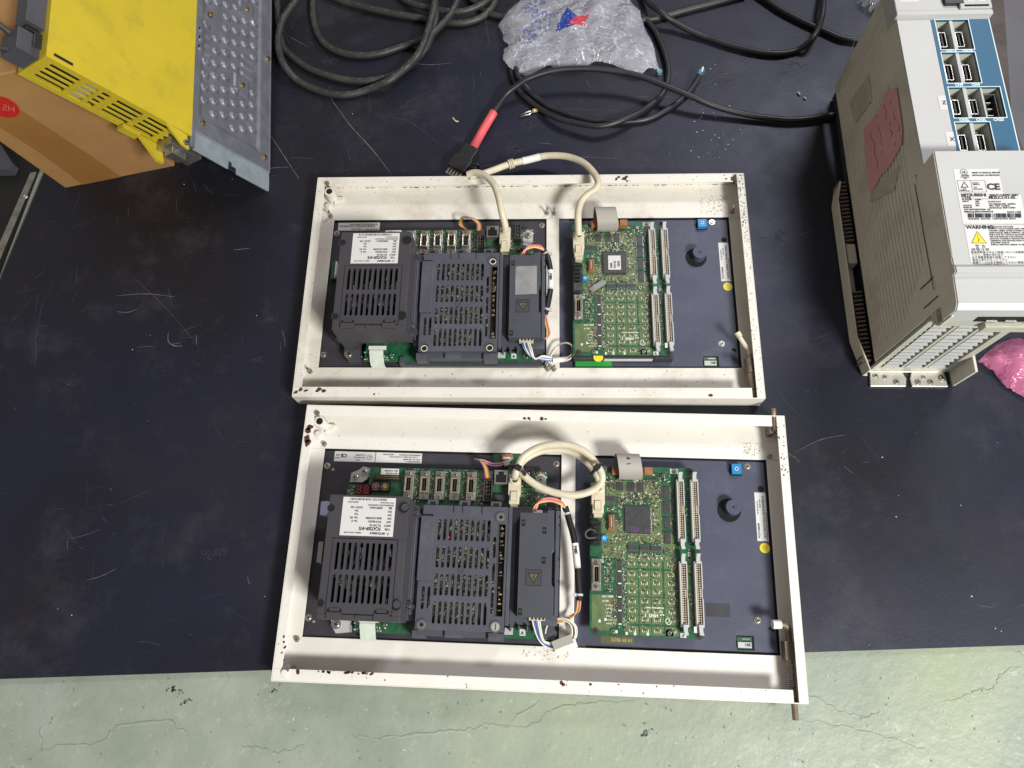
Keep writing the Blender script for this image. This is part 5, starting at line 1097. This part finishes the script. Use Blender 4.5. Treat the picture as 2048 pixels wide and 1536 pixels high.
# yellow cover shell: side sheet, end frame with vents
b.box(D0, D1, 0, L, -3, 0, 'yellow'); b.box(D0, D0+3, 0, L, -55, -3, 'yellow'); b.box(D0, D1+14, 0, L, -57, -54.9, 'yellow'); b.box(D0+3, D1, L-3, L, -54.9, -3, 'yellow')
b.box(D0+3, D1-2, 0, 3, -9, -3, 'yellow'); b.box(D0+3, D1+8, 0, 3, -54.9, -49, 'yellow')
xs_ = [-337+3, -325, -290, -283, -268, -262, -252, -243, -207, -200, -165, -158, -143]
for a, c2 in ((-334, -326), (-291, -284), (-268, -263), (-253, -244), (-208, -201), (-170, -163), (-147, -143)): b.box(a, c2, 0, 3, -49, -9, 'yellow')
for zz in (-18, -28, -38): b.box(-334, -145, .4, 2.6, zz-1.6, zz+1.6, 'yellow')
b.prism([(D1-40, -.2), (D1-8, -2), (D1-3, -22), (D1-14, -20)], -4, 0, 'yellow')
b.box(D0+8, D0+30, 5, 9, 0, .3, 'hole'); b.frame(D0+7, D0+31, 4, 10, 0, .8, .8, 'yellow')
b.prism([(D1-70, -2), (D1-45, -2), (D1-45, -8), (D1-70, -8)], -56, -44, 'yellow'); b.prism([(D1-42, -2), (D1-8, -2), (D1-4, -26), (D1-12, -26)], -56, -50, 'yellow')
b.build('yellow_cover', am, 1.0)
b = MB(); b.box(D0+6, D1-4, 6, 8, -50, -6, 'hole'); b.box(-285, -262, 4, 5.5, -48, -8, 'ribbon'); b.build('vent_interior', am)
for x, y in ((-191, 107), (-281, 114), (-300, 300)):
    b = MB(); b.ring(x, y, 0, .6, 3.2, 4.2, 'yellow', 20); b.cyl(x, y, 0, .3, 1.2, 'yellow', 10); b.build('moulded_mark', am)
b = MB(); b.cyl(D1-9, -15, 0, 2.5, 4.6, 'silver', 14, 3.6); b.cyl(D1-9, -15, 2.5, 2.6, 1.8, 'hole', 6); b.build('screw', am)
# metal body
b = MB(); b.box(-143, -136, -14, L, -52, -2, 'alu'); b.box(-136, 0, 16, L, -50, -8, 'alu'); b.box(-3, 0, 14, L, -8, -3, 'alu'); b.box(-160, -110, -12, 14, -50, -20, 'steel'); b.box(-150, -128, -18, -4, -46, -30, 'steel')
b.build('metal_body', am, .8)
# dimpled side sheet as a height field
b = MB(); nx, ny = 64, 200; X0d, X1d, Y0d, Y1d = -136, -3, 14, 420
dimples = []
for cx_ in range(6):
    for ky in range(-4, 24):
        x = -122+cx_*17.5; yy_ = 58+ky*21+(6-cx_)*12.5
        if yy_ < 50 or yy_ > 408: continue
        if any(math.hypot(x-a, yy_-c2) < 19 for a, c2 in ((-57, 133), (-51, 273), (-57, 395), (-117, 216))) or (150 < yy_ < 192 and (x < -110 or x > -60)): continue
        dimples.append((x, yy_, 7.0, 0))
for yy_ in (148, 163, 178): dimples.append((-125, yy_, 4.2, 9)); dimples.append((-46, yy_+8, 4.2, 9))
def hf(x, y):
    z = -3.0
    ins = (-130 < x < -22 and y > 38)
    e = min(x+131, -21-x, y-37)
    z += -2.0*max(0, min(1, e/6))
    for a, c2 in ((-57, 133), (-51, 273), (-57, 395)):
        if abs(x-a) < 15 and abs(y-c2) < 17: z = max(z, -3.0-2.2*(1-max(0, min(1, min(15-abs(x-a), 17-abs(y-c2))/3))))
    for (a, c2, r, ex) in dimples:
        if abs(y-c2) > r+1 or abs(x-a) > r+ex+1: continue
        dx = max(0, abs(x-a)-ex); d = math.hypot(dx, y-c2)
        if d < r: z += 3.2*math.sin(min(1, (1-d/r)*1.6)*math.pi/2)-(.9 if d < r*.42 else 0)
    return z
nx, ny = 110, 330; vs = []; fs = []
for i in range(nx+1):
    for j in range(ny+1):
        x = X0d+(X1d-X0d)*i/nx; y = Y0d+(Y1d-Y0d)*j/ny; vs.append((x, y, hf(x, y)))
for i in range(nx):
    for j in range(ny): a = i*(ny+1)+j; fs.append((a, a+ny+1, a+ny+2, a+1))
b.add(vs, fs, 'alu', True); b.build('dimpled_sheet', am)
for x, y in ((-117, 216), (-51, 273), (-57, 133), (-124, 32), (-8, 211), (-12, 34), (-57, 395)):
    b = MB(); b.cyl(x, y, -3, -1.4, 4.4, 'brass', 14, 3.8); b.ring(x, y, -1.4, -.2, 1.6, 3.4, 'brass', 14); b.cyl(x, y, -1.3, -1.2, 1.6, 'hole', 8); b.build('brass_screw', am)
b = MB(); b.prism([(-136, -15), (-136, 13), (0, 14), (0, -18), (-60, -17), (-62, -9), (-72, -9), (-74, -1), (-78, -16)][:4]+[(-62, -17.5), (-62, -8), (-70, -8), (-70, -3), (-76, -3), (-77, -16.5)], -8, -5.4, 'flange'); b.box(-136, 0, 13.2, 16, -10, -3.5, 'flange'); b.build('mounting_flange', am, .5)
b = MB(); b.box(-358, -337, 38, 110, -30, -8, 'darkg'); b.box(-362, -337, 2, 30, -46, -14, 'darkg'); b.box(-354, -340, 32, 38, -34, -14, 'black'); b.box(-350, -341, 6, 26, -4, -3, 'black'); cn = b.build('front_connectors', am, 1.2)
b = MB(); b.tube(smooth_path([(-360, 8, -34), (-378, 4, -36), (-394, 12, -38), (-396, 28, -38), (-382, 36, -36), (-360, 26, -30)], 6), 3.4, 'cable_g', 10); b.build('loop_wire', cn)

# ------------------------------------------------------------------ beige servo drive (local: x right, y up the photo, z up)
dr = empty('servo_drive', (.4696, .2636, 0), math.radians(-8.3)); tag(dr, 'tall beige servo drive standing at the right with blue fascia and connectors', 'servo drive')
b = MB(); Wd = 110; LE = 462
b.box(0, 2.5, 22, LE, 30, 216, 'drives'); b.box(Wd-2.5, Wd, 22, LE, 10, 216, 'drives')
b.prism([(0, 22), (2.5, 22), (2.5, 2.5), (0, 2.5)], 190, 218, 'drives')
hs_ = b.build('side_shell', dr, .6)
# left side ribs, as a slightly proud sheet
b = MB()
for i in range(18):
    z_ = 38+i*8.4; y0r = 34+max(0, (i-9))*6
    b.box(-1.3, .1, y0r, 440-i*1.2, z_-1.2, z_+1.2, 'drives')
for k in range(9):
    ya = 30+k*52; b.add([(-.25, ya, 34), (-.25, ya+1.6, 34), (-.25, ya+49, 182), (-.25, ya+47.4, 182)], [(3, 2, 1, 0)], 'drives')
b.build('side_ribs', hs_, .3)
# heatsink behind and base flange at the left
b = MB(); b.box(6, Wd-8, 24, LE, 3, 30, 'plate')
b.box(-34, 0, 40, 330, 0, 1.6, 'drives') if False else None
b.build('rear_chassis', dr)
b = MB(); b.prism([(-17, 60), (-17, 270), (-10, 300), (0, 306), (0, 12), (-6, 12)], 2, 4.2, 'drives'); b.prism([(-17, 60), (-15, 60), (-15, 270), (-17, 270)], 4.2, 26, 'drives'); b.prism([(-6, 12), (-4, 12), (-15, 60), (-17, 60)], 4.2, 26, 'drives'); b.prism([(-17, 270), (-15, 270), (-8, 299), (-10, 300)], 4.2, 26, 'drives'); b.prism([(-12, 170), (0, 170), (0, 200), (-12, 200)], 4.2, 22, 'drives'); b.build('side_tray', dr, .6)
for lo_, hi_ in ((26, 130), (205, 300)):
    b = MB(); y_ = lo_
    while y_ < hi_: b.box(-12, 0, y_, y_+2.2, 4, 22, 'fin', .12); y_ += 6.2
    b.build('heat_fins', dr)
# front face (upper part) with window grid
b = MB(); zf = 218
wins = [(45.5, 84.5, 353.5, 398.5, 2), (45, 84, 304, 349, 2), (44.5, 103.5, 254.5, 297.5, 3), (44, 83, 204, 248, 2)]
b.box(0, 40, 186, 404, zf-3, zf, 'drive')
b.box(40, 110, 399, 404, zf-3, zf, 'drive')
# blue fascia with openings
ysp = [186]; ff = MB()
prev = 186
for (wa, wb, ya, yb, n_) in wins[::-1]:
    ff.box(40, 110, prev, ya, zf-3, zf+.2, 'fascia'); ff.box(40, wa, ya, yb, zf-3, zf+.2, 'fascia'); ff.box(wb, 110, ya, yb, zf-3, zf+.2, 'fascia'); prev = yb
ff.box(40, 110, prev, 399, zf-3, zf+.2, 'fascia')
b.build('front_face', dr, .4); fo = ff.build('blue_fascia', dr)
q = MB()
q.box(108.8, 110, 186, 399, zf+.2, zf+.35, 'fasciaw')
for (wa, wb, ya, yb, n_) in wins: q.frame(wa-1, wb+1, ya-1, yb+1, zf+.2, zf+.35, 1, 'fasciaw')
q.build('white_outline', fo)
letters([('CN1A', 51, 348.8, 5.2, 0, .9), ('CN1B', 70, 348.8, 5.2, 0, .9), ('CN9', 53, 299.2, 5.2, 0, .9), ('CN4', 72, 299.2, 5.2, 0, .9), ('CN2L', 49.5, 249.4, 5.2, 0, .9), ('CN3L', 68.5, 249.4, 5.2, 0, .9), ('CN20', 88, 249.4, 5.2, 0, .9)], fo, zf+.4, 'fasciaw')
for (wa, wb, ya, yb, n_) in wins:
    q = MB(); q.box(wa, wb, ya, yb, zf-26, zf-24, 'drivel'); q.box(wa-1.2, wa, ya, yb, zf-24, zf-3, 'drivel'); q.box(wb, wb+1.2, ya, yb, zf-24, zf-3, 'drivel'); q.box(wa, wb, yb, yb+1.2, zf-24, zf-3, 'drivel'); q.box(wa, wb, ya-1.2, ya, zf-24, zf-3, 'drivel')
    q.box(wa+17, wa+21, ya, yb, zf-24, zf-1, 'drive')
    if n_ == 3: q.box(wa+37, wa+39, ya, yb, zf-24, zf-1, 'drive')
    well = q.build('socket_well', dr)
    for k in range(2):
        xc = wa+8+k*20.5
        q = MB(); q.box(xc-6, xc+7, ya+2, yb-1, zf-24, zf-19, 'steel'); q.frame(xc-3, xc+6, ya+11, yb-11, zf-19, zf-8, 1.1, 'silver'); q.box(xc-1.9, xc+4.9, ya+12.1, yb-12.1, zf-19, zf-17, 'hole'); q.box(xc+.5, xc+2.5, ya+13, yb-13, zf-17, zf-9, 'black')
        for yy_ in (ya+6, yb-6): q.cyl(xc+1.5, yy_, zf-19, zf-13, 2.6, 'silver', 12, 2.2); q.cyl(xc+1.5, yy_, zf-13, zf-12.9, 1.1, 'hole', 8)
        q.box(xc-3, xc+6, ya+4, ya+9, zf-19, zf-11, 'silver'); q.build('connector', well, .3)
    if n_ == 3:
        q = MB(); q.box(wa+42, wa+57, ya+4, yb-5, zf-24, zf-20, 'black'); q.frame(wa+42, wa+56, ya+4, yb-5, zf-20, zf-6, 1.4, 'chip')
        for k in range(3): q.box(wa+46, wa+52, ya+10+k*9, ya+11.4+k*9, zf-20, zf-10, 'steel')
        q.build('power_socket', well, .3)
# paper tags Z and X
for (x, y, t_) in ((30.5, 266, 'Z'), (31, 215, 'X')):
    q = MB(); q.box(x, x+9, y, y+20, zf+.1, zf+.3, 'paper'); l = q.build('axis_tag', dr); letters([(t_, x+3.6, y+7.5, 7, 0)], l, zf+.35)
# top cap
b = MB(); b.box(-1, 112, 404, 470, zf-24, zf+4, 'drive'); b.box(-2, 113, 402, 409, zf-8, zf+6, 'drive'); b.box(74, 112, 409.5, 452, zf+4, zf+8, 'drive'); tc_ = b.build('top_cap', dr, 1.2)
q = MB(); q.box(57, 80-1, 416, 431, zf+4, zf+8.6, 'black'); q.box(79, 108, 411, 414, zf+8, zf+8.3, 'hole'); q.build('display_window', tc_, .3)
for x, t_ in ((84, 'Z'), (97, '0')):
    q = MB(); q.box(x, x+7.5, 419, 428, zf+8.05, zf+8.25, 'paper'); l = q.build('small_tag', tc_); letters([(t_, x+2, 421, 6, 0)], l, zf+8.3)
q = MB(); q.box(5, 28, 424, 434, zf+4.05, zf+4.3, 'paper'); l = q.build('channel_tag', tc_); letters([('ST 3X2', 7, 427, 5, 0, 1)], l, zf+4.4)
# lower cover
b = MB(); zc = 244
pr = [(190, zf-20), (190, zc), (52, zc-4), (48, zc-1), (42, zc-1), (41, zc-7), (10, zc-9), (4, zc-14), (4, 202), (190, 202)]
def xprism(mb, prof, x0, x1, mt):
    n = len(prof); vs = [(x0, y, z) for y, z in prof]+[(x1, y, z) for y, z in prof]
    mb.add(vs, [tuple(range(n)), tuple(range(n, 2*n))[::-1]]+[(i, n+i, n+(i+1) % n, (i+1) % n) for i in range(n)], mt)
xprism(b, pr, -.5, 112, 'drive'); xprism(b, [(y-(0.6 if y > 180 else -.6), z-1.2) for y, z in pr[:-2]]+[(4.6, 203), (189, 203)], -1.6, -.5, 'drives'); lc = b.build('lower_cover', dr, 1.2)
q = MB(); q.box(-1.9, -1.5, 44, 180, 196, 196.8, 'hole'); q.box(-1.0, -.2, 60, 176, 190, 240, 'drives'); q.box(-.7, -.1, 58, 59.2, 168, 196, 'hole'); q.box(-.7, -.1, 34, 35.2, 168, 214, 'hole'); q.build('cover_seam', lc)
# labels on lower cover
def lab_z(y): return zc-4*(190-y)/138
b = MB()
def lquad(mb, x0, x1, y0, y1, mt, o=.25): mb.add([(x0, y0, lab_z(y0)+o), (x1, y0, lab_z(y0)+o), (x1, y1, lab_z(y1)+o), (x0, y1, lab_z(y1)+o)], [(0, 1, 2, 3)], mt)
lquad(b, 16, 64, 135, 167, 'paper'); lquad(b, 16, 82, 100, 134.8, 'paper'); lquad(b, 17, 112, 54, 99.8, 'paper')
lp = b.build('warning_label', lc)
def tilt_letters(items, parent, mt='ink', name='lettering'):
    o = letters(items, parent, 0, mt, name)
    for v in o.data.vertices: v.co.z = (lab_z(v.co.y*1000)+.45)/1000
    return o
def L2(px, py): # crop 3 pixel -> local
    p = at(1880+px/6.4, 320+py/6.4, .241); d_ = p-Vector((.4696, .2636, .241)); a = math.radians(-8.3); return (1000*(d_.x*math.cos(a)+d_.y*math.sin(a)), 1000*(-d_.x*math.sin(a)+d_.y*math.cos(a)))
T_ = []
def add(t, px, py, s, xs=1): x, y = L2(px, py); T_.append((t, x, y, s, 0, xs))
add('LISTED', 258, 226, 2.6, 1.1); add('IND. CONT. EQ.', 250, 242, 1.3); add('80M4', 290, 256, 1.6); add('REFER TO MANUAL BEFORE', 395, 190, 2.5, .95); add('INSTALLING OR SERVICING', 400, 222, 2.5, .93)
add('TUV', 285, 388, 1.6); add('Rheinland', 255, 402, 1.5); add('PRODUCT SAFETY', 245, 414, 1.3); add('BAUART', 400, 315, 1.8); add('GEPRUFT', 405, 335, 1.9); add('TYPE', 412, 370, 1.8); add('APPROVED', 415, 394, 2.0)
add('CE', 590, 392, 10.5, 1.1); add('UL', 268, 188, 4, .9)
add('MITSUBISHI', 262, 478, 5.0, 1.05); add('SERVO DRIVE UNIT', 625, 476, 3.6, .98); add('TYPE', 268, 505, 3.4, 1.3); add('MDS-C1-V1-45', 615, 507, 4.8, .92)
add('POWER', 272, 524, 2.5, 1.2); add('4.5kW', 440, 526, 2.4); add('INPUT', 280, 548, 2.4); add('30A', 445, 550, 2.4); add('DC270-311V', 605, 552, 2.4, 1.05); add('0.2A', 445, 574, 2.4); add('1PH 200/220-230V  50/60Hz', 615, 582, 2.4, 1); add('OUTPUT', 288, 600, 2.4, 1); add('20A', 448, 600, 2.4); add('3PH  155V  0-240Hz', 625, 605, 2.4, 1.05)
add('EN50178', 293, 624, 2.4); add('MANUAL#  BNP-C3000', 628, 630, 2.4, 1.1); add('S/W BND582W000  A0', 302, 650, 2.4, 1.15); add('SERIAL# J9HCW0447C0', 305, 680, 2.8, 1.05); add('DATE 11/00', 855, 684, 2.8, 1)
add('MITSUBISHI   ELECTRIC   CORPORATION  JAPAN', 358, 768, 2.2, 1.03); add('WARNING', 332, 884, 5.6, 1.05)
wl_ = ['HAZARDOUS VOLTAGE', 'DO NOT TOUCH DRIVE UNIT AND WIRING', ' WITHIN 15MIN. AFTER POWER OFF.', ' (DISCHARGE TIME IS APPROX. 15MIN)', 'ONLY PCB OF TYPE B IS ALLOWED.', ' SEE THE MANUAL FOR DETAILS.', 'ALWAYS CONNECT PROTECTIVE EARTH', ' TERMINAL FOR PROTECTION AGAINST', ' ELECTRIC SHOCK.', ' SUPPLY NEUTRAL NEEDS TO BE EARTHED']
for i, t in enumerate(wl_): add(t, 610+i*4, 868+i*25, 2.2, 1.1)
add('警  告', 455, 1122, 4.2); add('感電注意', 400, 1158, 3.2, 1.5)
for i, t in enumerate(('電源遮断後15分以上経過しないと充電部に触れないで下さい', '下さい。感電の恐れあり', '必ず漏電遮断器を設置して下さい', '接地工事を行なって下さい', '保護アースは必ず接続して下さい 取扱いは説明書参照', '下記の説明書を参照下さい')): add(t, 400+i*6, 1192+i*32, 3.0, 1.0)
tilt_letters(T_, lp)
q = MB()
def lq(px0, py0, px1, py1, mt, o=.4):
    x0, y0 = L2(px0, py0); x1, y1 = L2(px1, py1); 
    q.add([(x0, y0, lab_z(y0)+o), (x1, y0, lab_z(y0)+o), (x1, y1, lab_z(y1)+o), (x0, y1, lab_z(y1)+o)], [(0, 3, 2, 1)] if y1 < y0 else [(0, 1, 2, 3)], mt)
def ltri(P, mt, o): V = [L2(*p) for p in P]; q.add([(x, y, lab_z(y)+o) for x, y in V], [(0, 1, 2)], mt)
lx, ly = L2(305, 735)
rr = random.Random(5); x_ = 350
while x_ < 1000:
    w2 = rr.choice((8, 8, 20, 34, 50)); x0, y0 = L2(x_, 745); x1, y1 = L2(x_+w2, 690); q.add([(x0, y0, lab_z(y0)+.4), (x0+w2/6.4/1.75, y0, lab_z(y0)+.4), (x1, y1, lab_z(y1)+.4), (x1-w2/6.4/1.75, y1, lab_z(y1)+.4)], [(0, 1, 2, 3)], 'ink'); x_ += w2+rr.choice((6, 9, 14))
ltri([(400, 1066), (600, 1066), (470, 912)], 'ink', .40); ltri([(412, 1060), (586, 1060), (470, 925)], 'yellow_s', .46)
ltri([(468, 1000), (482, 960), (474, 955)], 'ink', .5); ltri([(468, 1000), (500, 985), (480, 1000)], 'ink', .5); ltri([(496, 985), (502, 1040), (484, 1045)], 'ink', .5)
ltri([(252, 372), (357, 364), (292, 288)], 'ink', .40); ltri([(272, 360), (336, 355), (293, 308)], 'paper', .45)
x0, y0 = L2(288, 172)
for k in range(20):
    a = k*math.pi/10; a2 = (k+1)*math.pi/10; q.add([(x0+r*math.cos(t), y0+r*math.sin(t), lab_z(y0)+.42) for r, t in ((3.4, a), (3.9, a), (3.9, a2), (3.4, a2))], [(0, 1, 2, 3)], 'ink')
for (p0, p1) in (((205, 276), (560, 279)), ((237, 422), (585, 424)), ((302, 832), (1075, 836)), ((380, 505), (980, 509))): 
    x0, y0 = L2(*p0); x1, y1 = L2(*p1); yy_ = (y0+y1)/2; q.add([(x0, yy_-.2, lab_z(yy_)+.4), (x1, yy_-.2, lab_z(yy_)+.4), (x1, yy_+.2, lab_z(yy_)+.4), (x0, yy_+.2, lab_z(yy_)+.4)], [(0, 1, 2, 3)], 'ink')
for (p0, p1) in (((205, 276), (237, 422)), ((378, 276), (405, 422)), ((560, 279), (585, 424))):
    x0, y0 = L2(*p0); x1, y1 = L2(*p1); q.add([(x0-.2, y0, lab_z(y0)+.4), (x0+.2, y0, lab_z(y0)+.4), (x1+.2, y1, lab_z(y1)+.4), (x1-.2, y1, lab_z(y1)+.4)], [(0, 1, 2, 3)], 'ink')
q.build('label_marks', lp)
# terminal step and louvred end
b = MB(); b.box(0, 112, 5, 22, 186, 202, 'drivel'); b.box(-.5, 112, 8, 22, 180, 186, 'drivel'); b.box(44, 112, -2, 6, 186, 200, 'drivel'); b.box(30, 112, 3, 5, 203, 214, 'hole')
for k in range(4): b.box(40+k*20, 52+k*20, 1, 4, 203, 209, 'silver')
ts = b.build('terminal_step', dr, .6)
L3 = letters([('U', 45, 0, 7, 0), ('V', 63, 0, 7, 0), ('W', 81, 0, 7, 0)], ts, 0, 'drives')
for v in L3.data.vertices: x, y = v.co.x, v.co.y; v.co = (x, -.0023, .190+y)
b = MB()
ye = 20
b.box(3, 10, ye-2, ye+2, 4, 182, 'drivel'); b.box(Wd-12, Wd-3, ye-2, ye+2, 4, 182, 'drivel'); b.box(10, Wd-12, ye-2, ye+2, 172, 182, 'drivel'); b.box(10, Wd-12, ye-2, ye+2, 4, 18, 'drivel')
cw3 = (Wd-22)/3
for k in (1, 2): b.box(10+k*cw3-2, 10+k*cw3+2, ye-2, ye+2, 18, 172, 'drivel')
for i in range(14):
    z_ = 20+i*11
    for k in range(3):
        xa, xb = 10+k*cw3+2, 10+(k+1)*cw3-2
        b.add([(xa, ye-2, z_), (xb-5, ye-2, z_), (xb-5, ye+3, z_+8), (xa, ye+3, z_+8)], [(0, 1, 2, 3)], 'drivel')
        b.add([(xa, ye-3, z_+1.5), (xb-3, ye-3, z_+1.5), (xb-6, ye-1.6, z_+8), (xa+2, ye-1.6, z_+8)], [(0, 1, 2, 3)], 'drive')
b.box(8, Wd-8, ye+6, ye+8, 6, 180, 'drives'); b.build('louvred_end', dr, 0)
b = MB(); b.box(Wd-2.5, Wd+1, -2, 22, 4, 60, 'drives'); b.prism([(Wd-2.5, 22), (Wd+1, 22), (Wd+1, 20), (Wd-2.5, 20)], 60, 180, 'drives'); b.build('side_fin', dr, .5)
b = MB(); b.prism([(2, -3), (48, -3), (50, 8), (46, 17), (4, 17)], .5, 4, 'silver'); b.prism([(56, -3), (102, -3), (100, 17), (58, 17), (55, 8)], .5, 4, 'silver'); b.box(2, 102, 15, 20, .5, 4, 'silver')
W_['zinc'] = mat('zinc_plate', (.66, .65, .60), .35, .6, var=.1, vscale=60)
b = MB(); b.prism([(2, -3), (48, -3), (50, 8), (46, 17), (4, 17)], .5, 4, 'zinc'); b.prism([(56, -3), (102, -3), (100, 17), (58, 17), (55, 8)], .5, 4, 'zinc'); b.box(2, 102, 17.2, 22, .5, 4, 'zinc'); ft = b.build('mounting_foot', dr, .6)
for x, y, r in ((36, 3, 2.8), (64, 3, 2.8), (80, 3, 2.8), (22, 10, 2.2), (72, 10, 2.0), (10, 12, 2.6), (96, 9, 3.4)):
    q = MB(); screw(q, x, y, 4, r, 'silver'); q.build('screw', ft)
# pink note taped on the side: follows the shell
def Sd(px, py, o=1.6): # pixel on the side plane x=-o
    lo, hi = 0, .3
    best = None
    for k in range(600):
        z = k*.0005; p = at(px, py, z); d_ = p-Vector((.4696, .2636, z)); a = math.radians(-8.3); lx_ = 1000*(d_.x*math.cos(a)+d_.y*math.sin(a))
        if best is None or abs(lx_+o) < best[0]: best = (abs(lx_+o), 1000*(-d_.x*math.sin(a)+d_.y*math.cos(a)), z*1000)
    return best[1:]
np_ = [(1728, 256), (1747, 238), (1763, 212), (1772, 184), (1793, 177), (1799, 215), (1805, 262), (1804, 288), (1784, 325), (1778, 334), (1763, 350), (1745, 381), (1739, 378), (1731, 300)]
S = [Sd(*p) for p in np_]
q = MB(); N = len(S); q.add([(-2.3, y, z) for y, z in S]+[(-1.4, y, z) for y, z in S], [tuple(range(N))]+[(i, (i+1) % N, N+(i+1) % N, N+i) for i in range(N)], 'pinknote'); note = q.build('pink_note', dr)
W_['noteink'] = mat('note_ink', (.16, .03, .06), .6); rr = random.Random(3); q = MB()
for (px, py, dx, dy, n2) in ((1755, 230, 1, 5, 12), (1768, 208, 2, 5, 13), (1782, 200, 2, 5, 14), (1745, 262, 1, 5, 12)):
    last = None
    for k in range(n2):
        a_ = Sd(px+dx*k+rr.uniform(-3, 3), py+dy*k*1.4+rr.uniform(-2, 2)); 
        if last and rr.random() < .8: q.tube([(-2.4, last[0], last[1]), (-2.4, a_[0], a_[1])], .35, 'noteink', 4)
        last = a_
q.build('handwriting', note)
W_['tapegloss'] = mat('glossy_tape', (.50, .465, .39), .12, var=.15, vscale=40)
for pg in ([(1700, 205), (1738, 150), (1745, 200), (1712, 245)], [(1745, 382), (1800, 330), (1790, 380), (1740, 405)]):
    q = MB(); V = [Sd(*p, .7) for p in pg]; q.add([(-1.5, y, z) for y, z in V], [tuple(range(len(V)))], 'tapegloss'); q.build('clear_tape', dr)

# grey metal sheet lying beyond the drive at the right edge
gs = MB(); gs.box(165, 900, 215, 1100, 1, 7, 'cab'); gs.prism([(166, 216), (285, 216), (262, 420), (292, 640), (270, 1000), (166, 1090)], 7, 7.4, 'shaded')  # brown band: shade next to the drive, painted into the sheet's colour
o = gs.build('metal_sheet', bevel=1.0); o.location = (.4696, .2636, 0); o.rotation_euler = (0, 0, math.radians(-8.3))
tag(o, 'dull grey metal sheet with shade painted on as a brown band, lying right of the beige drive', 'metal sheet')
